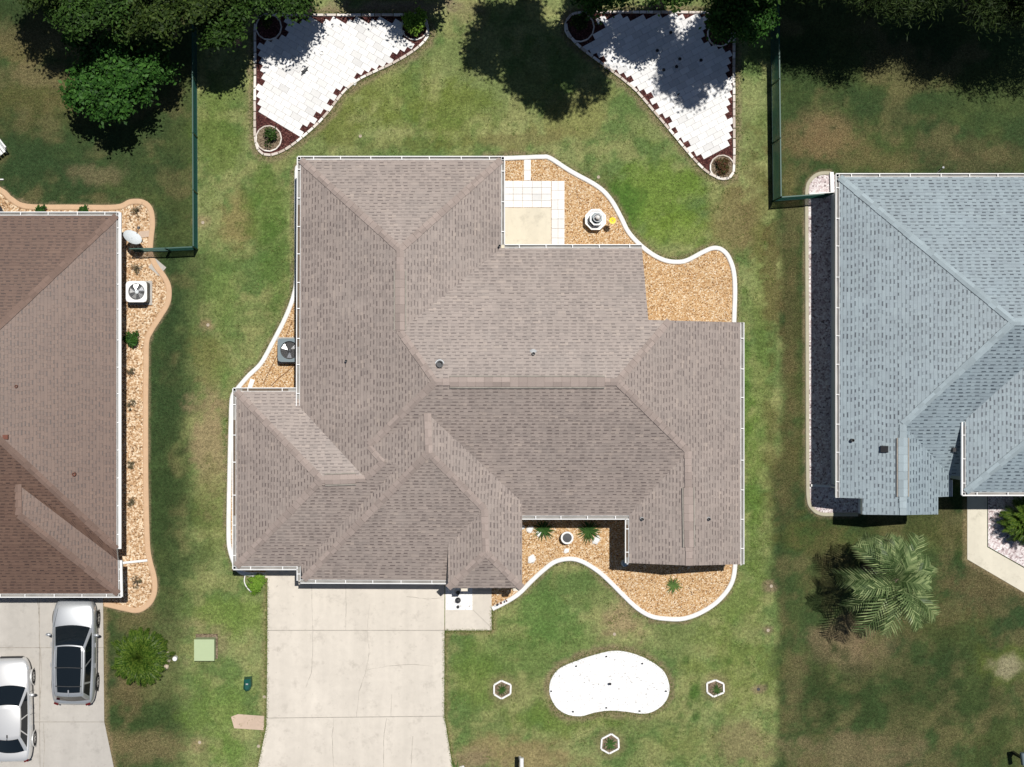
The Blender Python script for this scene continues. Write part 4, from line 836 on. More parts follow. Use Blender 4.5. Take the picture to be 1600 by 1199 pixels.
put_tree('tall tree at the top edge casting the shadow on the right patio', 1204, -84, 9.0, 78, 'leaf_mid', 31, n_clump=230, spread=.20, br=.17, n=26, vr=.9, group=TG, trunk_r=.2)
put_tree('leafy mid green tree at the upper right corner of the right patio', 1160, 14, 3.6, 52, 'leaf_bright', 33, n_clump=260, group=TG)
for i, (x, y, z, r_, lb) in enumerate([(1318, -78, 6.3, 78, 'dark feathery tree at the top edge right of the tall green fence'), (1412, -52, 5.3, 84, 'dark feathery tree with drooping sprays above the right back lawn'), (1500, -62, 5.3, 76, 'dark feathery tree second from the right at the top edge'), (1590, -48, 5.3, 78, 'dark feathery tree in the upper right corner'), (1650, -36, 5.3, 88, 'dark feathery tree just outside the upper right corner'), (1330, -130, 6.8, 80, 'tall dark feathery tree behind the first one right of the tall fence'), (1255, -95, 5.8, 60, 'dark feathery tree just beyond the end of the tall green fence'), (1460, -112, 6.8, 80, 'tall dark feathery tree standing behind the row on the right'), (1560, -120, 6.8, 80, 'tall dark feathery tree behind the upper right corner tree')]):
    put_tree(lb, x, y, z, r_, 'leaf_pine', 41 + i, n_clump=380, per=60, spread=.28, br=.42, size=.11, aspect=.16, droop=.8, group='feathery trees on the right')

def shrub(label, x, y, r_px, hgt, leafm, seed, n_clump=40, per=30, size=.05, cat='shrub', name='shrub', group=None, thin=False, aspect=.5):
    p = W(x, y, 0); rr = r_px / 35; root = thing(name, label, cat, p, group); r = random.Random(seed); m = MB()
    for k in range(6 if not thin else 9):
        a = r.uniform(0, 6.28); d = rr * r.uniform(.3, .9); m.tube([p, p + Vector((d * .5 * math.cos(a), d * .5 * math.sin(a), hgt * .6)), p + Vector((d * math.cos(a), d * math.sin(a), hgt * r.uniform(.7, 1)))], [.018, .012, .005], 5)
    m.build('stem', MT['bark'], root)
    P_, N_ = crown_points([(0, 0, hgt * .5, rr * .6)] + [(rr * .45 * math.cos(a), rr * .45 * math.sin(a), hgt * .5, rr * .5) for a in (r.uniform(0, 1.5), r.uniform(2, 3.5), r.uniform(4, 5.5))], n_clump, per, rr * .14, seed, .9)
    P_[:, 2] = np.abs(P_[:, 2]) + .02
    me = leaf_mesh('foliage', P_, N_, size, aspect, seed); me.materials.append(MT[leafm]); o = bpy.data.objects.new('foliage', me); COL.objects.link(o); o.parent = root; return root
shrub('lime green shrub in the corner of the left patio', 648, 40, 21, .9, 'leaf_lime', 3, 80, 40, .06)
shrub('scraggly dark green shrub at the pointed end of the left patio', 423, 215, 14, .6, 'leaf_mid', 5, 24, 16, .06, thin=True)
shrub('low reddish green plant at the tip of the right patio', 1128, 262, 14, .35, 'leaf_red', 7, 40, 22, .05, thin=True)
shrub('dark leafy plant shading the ring at the left of the right patio', 903, 38, 17, .9, 'leaf_olive', 9, 30, 30, .06)
shrub('dark green shrub in the shaded corner of the left patio', 418, 38, 15, .7, 'leaf_olive', 10, 20, 30, .06)
shrub('small bright green shrub beside the driveway corner of the taupe house', 403, 911, 16, .45, 'leaf_lime', 11, 60, 40, .04)
shrub('spiky dark green plant in the tan gravel below the air conditioner', 208, 531, 13, .6, 'leaf_bright', 13, 34, 14, .13, aspect=.2, thin=True)
for x, y, r_, lb, s in ((213, 420, 12, 'sparse greyish plant in tan gravel between gate and white air conditioner', 1), (207, 581, 9, 'sparse dry plant in tan gravel below the spiky plant', 2), (205, 632, 10, 'dry twiggy plant in tan gravel opposite the meter box', 3), (206, 724, 9, 'tiny grey plant in tan gravel by the thin wall pipe', 4), (207, 785, 9, 'dark twiggy plant halfway down the lower tan gravel strip', 5), (215, 908, 12, 'dry plant in the rounded end of the tan gravel bed', 6), (214, 330, 10, 'small dry plant in the gravel corner above the satellite dish', 7)):
    shrub(lb, x, y, r_, .3, 'leaf_dry', 20 + s, 14, 12, .04, name='low_plant', cat='plant', thin=True, aspect=.25)
shrub('small dark green hedge plant behind the brown house, left one', 68, 331, 9, .7, 'leaf_bright', 31, 30, 20, .06)
shrub('small dark green hedge plant behind the brown house, right one', 134, 331, 8, .7, 'leaf_bright', 32, 30, 20, .06)

def rosette(label, x, y, n, L, wd, rise, mat, seed, cat='plant', name='yucca_plant', z0=.05, loc=None):
    r = random.Random(seed); m = MB(); p = Vector(loc) if loc else W(x, y, 0)
    for k in range(n):
        a = k * 2.39996 + r.uniform(-.2, .2); e = (k + .5) / n; el = R(12 + 70 * (1 - e) * rise); l = L * r.uniform(.75, 1.05) * (.7 + .3 * e); d = Vector((math.cos(a), math.sin(a), 0)); s = Vector((-math.sin(a), math.cos(a), 0)); pr = None; q = p + Vector((0, 0, z0))
        for i in range(5):
            t = i / 4; ww = wd * (1 - t ** 1.6) * (.6 + .8 * t if t < .5 else 1); c = q + d * (l * t * math.cos(el)) + Vector((0, 0, l * t * math.sin(el) - l * .35 * t * t * (1 - rise * .5)))
            c.z = max(c.z, .03); cur = (c - s * ww, c + Vector((0, 0, -ww * .5)), c + s * ww)
            if pr: m.face([pr[0], cur[0], cur[1], pr[1]]); m.face([pr[1], cur[1], cur[2], pr[2]])
            pr = cur
    return tag(m.build(name, MT[mat], loc=p, weld=True), label, cat)
rosette('spiky green yucca left of the white pot with white stones at its foot', 849, 827, 54, .72, .030, .55, 'leaf_yucca', 1)
rosette('spiky green yucca right of the white pot in the front gravel bed', 920, 829, 58, .80, .030, .5, 'leaf_yucca', 2)
rosette('small spiky green plant alone in the wide part of the front gravel bed', 1052, 914, 44, .52, .026, .45, 'leaf_yucca', 3)
rosette('small yucca inside the pentagon ring nearest the driveway', 785, 1078, 26, .42, .024, .45, 'leaf_yucca', 4)
rosette('small yucca inside the pentagon ring right of the white kidney bed', 1120, 1077, 22, .42, .024, .45, 'leaf_yucca', 5)
rosette('small yucca inside the pentagon ring below the white kidney bed', 953, 1162, 30, .46, .026, .45, 'leaf_yucca', 6)
rosette('dark long leaved plant at the driveway edge cut by the bottom of the photo', 713, 1206, 16, .75, .04, .5, 'leaf_yucca', 7)

def fronds(name, label, cat, base, trunk_h, n, L, mat, seed, pairs=34, leaf_l=.5, leaf_w=.012, el0=75, el1=-10, droop=1.0, trunk_r=.18, vee=.5, group=None, lean=None):
    r = random.Random(seed); root = thing(name, label, cat, base, group); B_ = Vector(base); T = B_ + Vector((0, 0, trunk_h)); m = MB()
    m.lathe(B_, [(trunk_r * 1.25, -.05), (trunk_r, trunk_h * .3), (trunk_r * .95, trunk_h * .9), (trunk_r * .7, trunk_h + .1)], 10); m.build('trunk', MT['bark'], root, smooth=True)
    f = MB(); st = MB()
    for k in range(n):
        e = (k + .5) / n; a = k * 2.39996 + r.uniform(-.45, .45); el = R(el0 + (el1 - el0) * e + r.uniform(-6, 6)); l = L * r.uniform(.82, 1.08) * (.75 + .25 * min(1, e * 2)) * (1 + .22 * math.cos(a - R(lean)) if lean else 1) * r.uniform(.86, 1.08)
        d = Vector((math.cos(a), math.sin(a), 0)); s = Vector((-math.sin(a), math.cos(a), 0)); pts = []; c = T.copy(); ang = el; seg = 12; twist = r.uniform(-.9, .9) if lean else r.uniform(-.5, .5); bend = r.uniform(-.5, .5) if lean else r.uniform(-.15, .15)
        for i in range(seg + 1):
            pts.append(c.copy()); stp = l / seg; c = c + ((d + s * bend * (i / seg)).normalized() * math.cos(ang) + Vector((0, 0, math.sin(ang)))) * stp; ang -= droop * (1.5 + r.uniform(-.2, .2)) / seg * (.5 + i / seg)
            c.z = max(c.z, .08)
        st.tube(pts, [.018 * (1 - .8 * i / seg) + .003 for i in range(seg + 1)], 4, False)
        for i in range(pairs):
            t = .12 + .88 * i / pairs; g = t * seg; j = min(int(g), seg - 1); p = pts[j].lerp(pts[j + 1], g - j); tan = (pts[j + 1] - pts[j]).normalized(); up = s.cross(tan).normalized()
            if up.z < 0: up = -up
            ll = leaf_l * math.sin(math.pi * min(1, .12 + .86 * t)) ** .6 * r.uniform(.85, 1.1)
            for sg in (1, -1):
                dr = (s * sg * .8 + tan * (.55 + .5 * t) + up * (vee + twist * sg * .5)).normalized(); w_ = tan * leaf_w
                q1 = p + dr * ll * .5; q2 = p + dr * ll + Vector((0, 0, -ll * .22)); q2.z = max(q2.z, .03)
                f.face([p - w_, p + w_, q1 + w_ * 1.2, q1 - w_ * 1.2]); f.face([q1 - w_ * 1.2, q1 + w_ * 1.2, q2])
    st.build('midrib', MT[mat], root); f.build('frond', MT[mat], root)
    return root
b_ = W(1404, 908, 4.3); fronds('palm_tree', 'grey green feather palm standing alone on the right front lawn', 'palm tree', (b_.x, b_.y, 0), 4.0, 30, 3.05, 'leaf_palm', 12, 21, .78, .030, 76, -32, 1.4, .17, .12, lean=200)
b_ = W(214, 1031, 1.2); fronds('cycad_bush', 'round yellow green cycad bush beside the driveway with the silver cars', 'cycad', (b_.x, b_.y, 0), .75, 180, 1.48, 'leaf_cycad', 4, 24, .27, .019, 88, -30, .95, .22, .5)
b_ = W(1612, 815, 1.2); fronds('cycad_bush', 'green cycad on pinkish gravel cut by the right edge', 'cycad', (b_.x, b_.y, 0), .9, 150, 1.3, 'leaf_cycad', 5, 26, .26, .014, 88, -20, .85, .22, .45)

# ------------------------------------------------------------------ stones and small garden things
def stone(label, x, y, rx, ry, mat, seed, name='stone', h=None, group=None, z=.0):
    r = random.Random(seed); p = W(x, y, 0) + Vector((0, 0, z)); bm = bmesh.new(); bmesh.ops.create_icosphere(bm, subdivisions=2, radius=1); hh = h or min(rx, ry) / 35 * .8; ax, ay, k = r.uniform(0, 6), r.uniform(0, 6), r.uniform(3, 5)
    for v in bm.verts:
        f = 1 + .16 * math.sin(v.co.x * k + ax) * math.cos(v.co.y * k + ay) + r.uniform(-.06, .06); v.co = Vector((v.co.x * rx / 35 * f, v.co.y * ry / 35 * f, max(v.co.z, -.2) * hh * f + hh * .15))
    me = bpy.data.meshes.new(name); bm.to_mesh(me); bm.free(); me.materials.append(MT[mat]); o = bpy.data.objects.new(name, me); COL.objects.link(o); o.location = p; o.rotation_euler = (0, 0, r.uniform(0, 3))
    return tag(o, label, 'stone', group)
for i, (x, y, a, b, lb) in enumerate([(816, 824, 4, 4, 'white stone tucked against the porch roof edge'), (828, 827, 6.5, 5.5, 'round white stone left of the left yucca'), (842, 834, 5, 4.5, 'white stone at the foot of the left yucca'), (932, 844, 8.5, 5.5, 'largest white stone below the right yucca'), (885, 861, 5, 4, 'flat white stone straight below the white pot'), (831, 874, 7.5, 6.5, 'white stone by the left bend of the wavy kerb')]): stone(lb, x, y, a, b, 'stone_white', i + 1)
for i, (x, y, a, lb) in enumerate([(248, 1009, 5, 'tan stone at the top of the arc beside the cycad bush'), (254, 1015, 5.5, 'largest tan stone in the arc beside the cycad bush'), (262, 1023, 4.5, 'tan stone nearest the short white pipe, upper side'), (263, 1031, 5, 'tan stone beside the short white pipe'), (260, 1042, 4.5, 'tan stone at the lower end of the cycad arc'), (238, 1002, 3.5, 'small tan stone half under the cycad fronds')]): stone(lb, x, y, a, a * .85, 'stone_tan', i + 20)
def lathe_part(root, name, c, prof, mat, n=24, rot=0, cap=True, smooth=False):
    m = MB(); m.lathe(c, prof, n, rot, cap); return m.build(name, MT[mat], root, recalc=True, smooth=smooth)
# fountain
c = W(928.5, 345, 0); ft = thing('garden_fountain', 'tiered white garden fountain with an octagonal basin on orange gravel', 'fountain', c)
lathe_part(ft, 'basin', c, [(.40, 0), (.43, .05), (.40, .10), (.45, .38), (.50, .42), (.50, .47), (.415, .47), (.40, .40), (.06, .36)], 'white', 8, R(22.5), False)
lathe_part(ft, 'water', c, [(.405, .39), (.02, .392)], 'water', 16)
lathe_part(ft, 'pedestal', c, [(.12, .3), (.08, .5), (.07, .62), (.12, .70)], 'grey_metal', 12)
lathe_part(ft, 'middle_bowl', c, [(.08, .68), (.22, .74), (.31, .80), (.33, .84), (.27, .84), (.20, .79), (.05, .77)], 'white', 8, R(22.5), False)
lathe_part(ft, 'water', c, [(.265, .825), (.02, .827)], 'slate_metal', 16)
lathe_part(ft, 'top_bowl', c, [(.05, .76), (.05, .95), (.14, 1.0), (.185, 1.05), (.165, 1.05), (.12, 1.01), (.02, 1.0)], 'grey_metal', 16, 0, False)
lathe_part(ft, 'finial', c, [(.03, .98), (.04, 1.06), (.085, 1.12), (.10, 1.19), (.08, 1.26), (.03, 1.30), (.005, 1.32)], 'stone_white', 16, 0, True, True)
# yellow ornament on a stake
c = W(*gpt(957, 345, 1.0)); yo = thing('garden_ornament', 'yellow flower shaped ornament on a thin stake beside the fountain', 'ornament', c); m = MB(); m.tube([c, c + Vector((0, 0, 1.0))], .012, 6); m.build('stake', MT['dark_metal'], yo); m = MB()
for k in range(8):
    a = k * math.pi / 4; u, s_ = Vector((math.cos(a), math.sin(a), 0)), Vector((-math.sin(a), math.cos(a), 0)); z = Vector((0, 0, 1.0))
    m.face([c + z + u * .02, c + z + u * .09 - s_ * .06 + Vector((0, 0, .02)), c + z + u * .155 - s_ * .03 + Vector((0, 0, .03)), c + z + u * .155 + s_ * .03 + Vector((0, 0, .03)), c + z + u * .09 + s_ * .06 + Vector((0, 0, .02))])
m.build('petals', MT['yellow'], yo); lathe_part(yo, 'flower_centre', c, [(.03, .995), (.035, 1.02), (.01, 1.035)], 'edging_tan', 10)
# white pot
c = W(884.5, 839, 0); pt = thing('plant_pot', 'round white pot filled with dark soil between the two yuccas', 'pot', c)
lathe_part(pt, 'pot', c, [(.17, 0), (.20, .1), (.24, .35), (.28, .40), (.28, .45), (.205, .45), (.20, .38), (.02, .37)], 'white', 24, 0, False); lathe_part(pt, 'potting_soil', c, [(.205, .40), (.01, .405)], 'dark_metal', 20)
c = W(975, 879, 0); pt = thing('garden_jar', 'pale blue round jar in the shade at the gable corner of the taupe house', 'jar', c)
lathe_part(pt, 'jar', c, [(.10, 0), (.16, .08), (.17, .22), (.12, .36), (.10, .40), (.13, .43), (.10, .43), (.08, .36)], 'blue', 20, 0, False, True); lathe_part(pt, 'lid', c, [(.10, .425), (.06, .46), (.01, .48)], 'blue', 16)
# shepherd hook beside the entrance
c = W(775, 938, 0); m = MB(); m.tube([c, c + Vector((0, 0, 1.0)), c + Vector((.05, .0, 1.12)), c + Vector((.14, 0, 1.1))], .012, 6); m.box(c + Vector((.16, .02, .95)), (.09, .06, .22)); tag(m.build('hanging_hook', MT['copper'], loc=c), 'thin rusty garden hook in gravel beside the entrance path', 'garden hook')
c = W(790, 936, 0); m = MB(); m.tube([c, c + Vector((0, .0, .55))], .01, 6); m.lathe(c + Vector((0, 0, .55)), [(.03, 0), (.045, .06), (.01, .10)], 8); tag(m.build('garden_stake', MT['copper'], loc=c), 'short garden stake next to the end of the wavy kerb', 'stake')
for x, y, s_, lb in ((715.5, 926, 1.0, 'dark pot at the house end of the white entrance gravel'), (715.5, 937.5, 1.3, 'middle and largest dark ornament on the white entrance gravel'), (715.5, 948, .7, 'smallest dark ornament at the lawn end of the white entrance gravel')):
    c = W(x, y, 0) + Vector((0, 0, .045)); m = MB(); m.lathe(c, [(.07 * s_, 0), (.10 * s_, .06 * s_), (.09 * s_, .14 * s_), (.05 * s_, .2 * s_), (.06 * s_, .24 * s_), (.01, .26 * s_)], 12); tag(m.build('garden_ornament', MT['dark_metal'], loc=c, recalc=True), lb, 'ornament')
# figures on the patios
c = W(476, 112, 0) + Vector((0, 0, .036)); m = MB(); m.tube([c + Vector((-.14, -.18, .05)), c + Vector((-.05, -.04, .10)), c + Vector((.06, .06, .10)), c + Vector((.16, .2, .05))], [.015, .07, .055, .012], 8)
for q in ((-.16, .0), (.03, -.12), (.15, .05), (0, .14)): m.tube([c + Vector((0, 0, .07)), c + Vector((q[0], q[1], .01))], .018, 5)
tag(m.build('lizard_ornament', MT['dark_metal'], loc=c, smooth=True), 'dark lizard shaped ornament lying on the white left patio', 'ornament')
c = W(503, 83, 0) + Vector((0, 0, .036)); m = MB(); m.lathe(c, [(.08, 0), (.10, .03), (.10, .06), (.07, .06), (.07, .01)], 16, 0, False); tag(m.build('ring_ornament', MT['stone_white'], loc=c, recalc=True), 'small pale ring shaped ornament near the middle of the left patio', 'ornament')
c = W(1060, 149, 0) + Vector((0, 0, .036)); m = MB(); m.tube([c + Vector((-.06, -.06, .02)), c + Vector((-.02, .02, .05)), c + Vector((.05, .08, .02))], [.012, .03, .01], 6); tag(m.build('small_ornament', MT['dark_metal'], loc=c), 'tiny dark ornament on the sunny part of the right patio', 'ornament')
def path_light(label, x, y, group, z=.0, k=1.0):
    c = W(x, y, 0) + Vector((0, 0, z)); root = thing('path_light', label, 'garden light', c, group); m = MB(); m.tube([c, c + Vector((0, 0, .22 * k))], .012, 6); m.build('stake', MT['dark_metal'], root)
    lathe_part(root, 'lamp_head', c, [(.03, .20 * k), (.065 * k, .25 * k), (.055 * k, .28 * k), (.01, .30 * k)], 'black', 12)
GK = 'path lights in the white kidney bed'
for x, y, lb in ((952, 1067, 'dark path light at the very centre of the white kidney bed'), (947, 1025, 'path light at the top edge of the white kidney bed'), (900, 1040, 'path light at the upper left edge of the white kidney bed'), (1003, 1036, 'path light at the upper right edge of the white kidney bed'), (861, 1079, 'path light at the left tip of the white kidney bed'), (1040, 1079, 'path light at the right tip of the white kidney bed'), (895, 1111, 'path light at the lower left lobe of the kidney bed'), (999, 1110, 'path light at the lower right lobe of the kidney bed'), (947, 1105, 'path light in the inward curve of the kidney bed')): path_light(lb, x, y, GK, .03, .55 if y != 1067 else .95)
GP = 'dark lights on the right patio'
for x, y, lb in ((1025, 82, 'dark light in the middle of the patch left of the sun spot'), (1046, 54, 'dark light nearest the top of the right patio'), (1035, 112, 'dark light at the lower left of the shaded patio part'), (1055, 107, 'dark light just right of the lower left patio light'), (1093, 97, 'dark light nearest the right edge of the right patio'), (1060, 95, 'faint dark light above the middle of the right patio')): path_light(lb, x, y, GP, .036, 1.2)
def pent(label, cx, cy, r_px, rot):
    sheet('soil', [(cx + (r_px - 1) * math.cos(R(rot + 60 * k)), cy + (r_px - 1) * math.sin(R(rot + 60 * k))) for k in range(6)], .022, 'soil', 'stuff'); P_ = px([(cx + r_px * math.cos(R(rot + 60 * k + (rng.uniform(-15, 15)))), cy + r_px * rng.uniform(.86, 1.10) * math.sin(R(rot + 60 * k))) for k in range(6)]); m = MB()
    for a, b in zip(P_, P_[1:] + P_[:1]):
        d = b - a; m.box((a + b) / 2 + Vector((0, 0, .04)), (d.length * 1.0, .075, .10 + rng.uniform(-.004, .004)), math.atan2(d.y, d.x), .95)
    tag(m.build('planting_ring', MT['white_kerb'], loc=W(cx, cy)), label, 'edging')
pent('white six sided ring round a small yucca nearest the driveway', 785, 1077, 15, 30); pent('white six sided ring round a small yucca right of the kidney bed', 1118, 1075, 14.5, 30); pent('white six sided ring round a small yucca below the kidney bed', 953, 1162, 15, 30)
for x, y, lb in ((563, 213, 'pale sprinkler ring in the back lawn above the taupe roof'), (935, 277, 'sprinkler ring in bare soil near the bend above the fountain'), (317, 348, 'pale sprinkler ring right of the fence corner'), (325, 508, 'pale sprinkler ring in a dry spot left of the dark air conditioner'), (413, 1089, 'sprinkler ring at the driveway edge above the tan slab'), (404, 1166, 'sprinkler ring at the driveway edge below the tan slab'), (312, 1160, 'sprinkler ring in a bare spot at the bottom left lawn'), (960, 991, 'sprinkler ring below the lowest bend of the wavy kerb'), (1205, 916, 'sprinkler ring in a bare spot right of the front gravel bed'), (1200, 985, 'larger bare sprinkler ring at the right lot line'), (1185, 1077, 'dark sprinkler ring right of the right yucca ring')):
    c = W(x, y, 0); m = MB(); m.lathe(c, [(.035, -.01), (.07, .012), (.07, .028), (.042, .028), (.036, .01), (.01, .008)], 14, 0, False); tag(m.build('sprinkler_ring', MT['dark_metal' if x == 1185 else 'sprinkler'], loc=c, recalc=True), lb, 'sprinkler')
# ------------------------------------------------------------------ utilities
c = W(322.5, 1011, 0); tb = thing('utility_box', 'pale green utility box on a concrete pad in the grass strip', 'utility box', c)
m = MB(); m.box(c + Vector((.02, .03, .02)), (.98, 1.10, .06)); m.build('concrete_pad', MT['soil'], tb); m = MB(); m.box(c + Vector((.0, -.02, .33)), (.86, .92, .54), 0, .985); m.build('cabinet', MT['green_pale'], tb); m = MB(); m.box(c + Vector((-.0, -.02, .635)), (.90, .96, .07), 0, .985); m.build('lid', MT['green_pale'], tb)
c = W(388, 1067, 0); m = MB(); hull = [(-.17, .26), (.17, .30), (.19, -.1), (.10, -.30), (-.08, -.34), (-.20, -.2)]
ub = thing('utility_pedestal', 'dark teal green utility pedestal in the grass beside the driveway', 'utility box', c); k0 = [c + Vector((x, y, 0)) for x, y in hull]; k1 = [c + Vector((x * .86, y * .86, .42)) for x, y in hull]; k2 = [c + Vector((x * .45, y * .45 - .05, .52)) for x, y in hull]
for r0, r1 in ((k0, k1), (k1, k2)):
    for i in range(6): m.face([r0[i], r0[(i + 1) % 6], r1[(i + 1) % 6], r1[i]])
m.face(k2); m.build('cover', MT['green_dark'], ub, weld=True, recalc=True); m = MB(); m.box(c + Vector((0, .05, .53)), (.10, .06, .03)); m.build('hasp', MT['grey_metal'], ub)
c = W(274.5, 1028, 0); m = MB(); m.lathe(c, [(.105, 0), (.105, .26), (.09, .28), (.01, .285)], 16); tag(m.build('clean_out_pipe', MT['white'], loc=c, recalc=True), 'short capped white pipe beside the cycad stones', 'pipe')
def aircon(label, x, y, sx, sy, hgt, body, top, fan, rz=0):
    c = W(x, y, 0); root = thing('air_conditioner', label, 'air conditioner', c); m = MB(); m.box(c + Vector((0, 0, .04)), (sx + .14, sy + .14, .09)); m.build('pad', MT['driveway_grey'], root)
    def rr(w, h, r_, z): return [c + Vector((sgx * (w / 2 - r_) + r_ * math.cos(R(a)), sgy * (h / 2 - r_) + r_ * math.sin(R(a)), z)) for sgx, sgy, a0 in ((1, 1, 0), (-1, 1, 90), (-1, -1, 180), (1, -1, 270)) for a in (a0, a0 + 30, a0 + 60, a0 + 90)]
    m = MB(); A, B_ = rr(sx * .96, sy * .96, .08, .09), rr(sx * .96, sy * .96, .08, hgt - .06)
    for i in range(16): m.face([A[i], A[(i + 1) % 16], B_[(i + 1) % 16], B_[i]])
    for k in range(9):
        z = .14 + k * (hgt - .26) / 8; Q0, Q1 = rr(sx * .975, sy * .975, .08, z), rr(sx * .975, sy * .975, .08, z + .03)
        for i in range(16): m.face([Q0[i], Q0[(i + 1) % 16], Q1[(i + 1) % 16], Q1[i]])
    m.build('casing', MT[body], root); m = MB(); A, B_ = rr(sx, sy, .1, hgt - .06), rr(sx, sy, .1, hgt); rad = min(sx, sy) * .385; n = 32
    C_ = [c + Vector((rad * math.cos(2 * math.pi * k / n), rad * math.sin(2 * math.pi * k / n), hgt)) for k in range(n)]; D_ = [p - Vector((0, 0, .16)) for p in C_]
    for i in range(16): m.face([A[i], A[(i + 1) % 16], B_[(i + 1) % 16], B_[i]])
    ang = lambda p: math.atan2(p.y - c.y, p.x - c.x) % (2 * math.pi); O = sorted(B_, key=ang); j = 0
    for k in range(n):   # top plate with a round opening
        a0, a1 = 2 * math.pi * k / n, 2 * math.pi * (k + 1) / n
        def edge(a):
            u, v = math.cos(a), math.sin(a); t = min(sx / 2 / max(abs(u), 1e-6), sy / 2 / max(abs(v), 1e-6)); q = Vector((u * t, v * t)); lim = math.hypot(sx / 2, sy / 2) - .055
            if q.length > lim: q = q * (lim / q.length)
            return c + Vector((q.x, q.y, hgt))
        m.face([C_[k], edge(a0), edge(a1), C_[(k + 1) % n]]); m.face([C_[k], C_[(k + 1) % n], D_[(k + 1) % n], D_[k]])
    m.build('top_panel', MT[top], root); m = MB(); m.face([p + Vector((0, 0, -.001)) for p in D_]); m.build('fan_well', MT['black'], root); f = MB()
    for k in range(fan):
        a = 2 * math.pi * k / fan + .5; q = []
        for t, r_ in ((-.36, rad * .9), (.30, rad * .92), (.34, rad * .22), (-.34, rad * .22)):
            q.append(c + Vector((r_ * math.cos(a + t), r_ * math.sin(a + t), hgt - .10 + .05 * t)))
        f.face(q)
    fo = f.build('fan_blades', MT['silver'], root); lathe_part(fo, 'hub', c, [(rad * .24, hgt - .12), (rad * .24, hgt - .08), (rad * .1, hgt - .06)], 'dark_metal' if fan == 3 else 'dish', 16)
    g = MB()
    for r_ in (.3, .5, .7, .86):
        pts = [c + Vector((rad * r_ * math.cos(2 * math.pi * k / 28), rad * r_ * math.sin(2 * math.pi * k / 28), hgt + .005)) for k in range(29)]; g.tube(pts, .003, 4, False)
    for k in range(20):
        a = 2 * math.pi * k / 20; g.beam(c + Vector((rad * .2 * math.cos(a), rad * .2 * math.sin(a), hgt + .008)), c + Vector((rad * 1.03 * math.cos(a), rad * 1.03 * math.sin(a), hgt + .004)), .005)
    g.build('fan_guard', MT['dark_metal' if fan == 3 else 'grey_metal'], root)
aircon('white topped air conditioner on tan gravel beside the brown house', 219.5, 458, .93, .93, .92, 'slate_metal', 'white', 5)
aircon('dark slate air conditioner with silver fan blades half under the taupe roof', 454.5, 548, 1.04, 1.04, .75, 'dark_metal', 'slate_metal', 3)
c = W(212, 378, 0); sdh = thing('satellite_dish', 'pale grey satellite dish on the wall corner of the brown house', 'satellite dish', c); ctr = W(206, 373, 1.5); nrm = Vector((.55, .75, .8)).normalized(); xx = nrm.cross(Vector((0, 0, 1))).normalized(); yy_ = nrm.cross(xx); m = MB()
for j in range(5):
    for k in range(24):
        q = []
        for jj, kk in ((j, k), (j, k + 1), (j + 1, k + 1), (j + 1, k)): r_ = .43 * jj / 5; a = 2 * math.pi * kk / 24; q.append(ctr + xx * r_ * math.cos(a) + yy_ * r_ * math.sin(a) * .92 + nrm * (r_ * r_ * .5))
        m.face(q if j else [q[0], q[2], q[3]])
m.build('dish', MT['dish'], sdh, smooth=True, weld=True); m = MB(); m.tube([ctr, ctr - nrm * .15 + Vector((-.05, 0, -.1)), Vector((ctr.x - .25, ctr.y, .9)), Vector((ctr.x - .25, ctr.y, 0))], .03, 8); m.build('mast', MT['grey_metal'], sdh); m = MB(); m.tube([ctr - yy_ * -.38, ctr + nrm * .52 + yy_ * .25], .015, 6); m.box(ctr + nrm * .55 + yy_ * .22, (.10, .10, .16)); m.build('receiver_arm', MT['dark_metal'], sdh)
c = W(228, 366, 0); m = MB(); m.box(c + Vector((0, 0, .03)), (.55, .28, .06), .1); tag(m.build('concrete_slab', MT['pink_brick'], loc=c), 'small brownish slab on the gravel beside the satellite dish', 'slab')
c = W(246, 418, 0); m = MB(); m.box(c + Vector((0, 0, .015)), (.62, .50, .04), -.7); tag(m.build('concrete_slab', MT['driveway_grey'], loc=c), 'grey slab in the grass below the wire gate', 'slab')
c = W(1466, 268, 0); m = MB(); m.tube([c + Vector((-.12, -.12, .02)), c + Vector((0, 0, .15)), c + Vector((.1, .12, .28))], .014, 6); m.lathe(c + Vector((.1, .12, .28)), [(.02, 0), (.06, .03), (.05, .08), (.01, .09)], 10); tag(m.build('garden_sprinkler', MT['grey_metal'], loc=c), 'small grey sprinkler behind the blue grey house gutter', 'sprinkler')
# white lounge chair cut by the left edge
c = W(-8, 244, 0); ch = thing('garden_chair', 'white slatted chair on the lawn cut by the left edge', 'chair', c); m = MB(); RZ = Matrix.Rotation(R(38), 3, 'Z')
for k in range(7): m.box(c + RZ @ Vector((-.45 + k * .16, 0, .40)), (.13, .52, .025), R(38))
m.build('seat', MT['white'], ch); m = MB()
for k in range(3): m.box(c + RZ @ Vector((.62 + .05 * k, 0, .5 + .14 * k)), (.06, .50, .12), R(38))
m.build('backrest', MT['white'], ch)
for sx_ in (-.4, .5):
    for sy_ in (-.22, .22): m = MB(); q = c + RZ @ Vector((sx_, sy_, .19)); m.box(q, (.05, .05, .38)); m.build('leg', MT['white'], ch)
c = W(1, 281, 0); m = MB(); m.box(c + Vector((0, 0, .05)), (.30, .05, .1)); tag(m.build('edging_board', MT['white'], loc=c), 'short white bar on the lawn at the left edge above the brown house', 'board')
c = W(-2, 331, 0); m = MB(); m.lathe(c, [(.2, 0), (.26, .3), (.28, .34), (.24, .34), (.22, .25), (.02, .24)], 18, 0, False); tag(m.build('plant_pot', MT['black'], loc=c, recalc=True), 'dark round pot behind the brown house gutter at the left edge', 'pot')
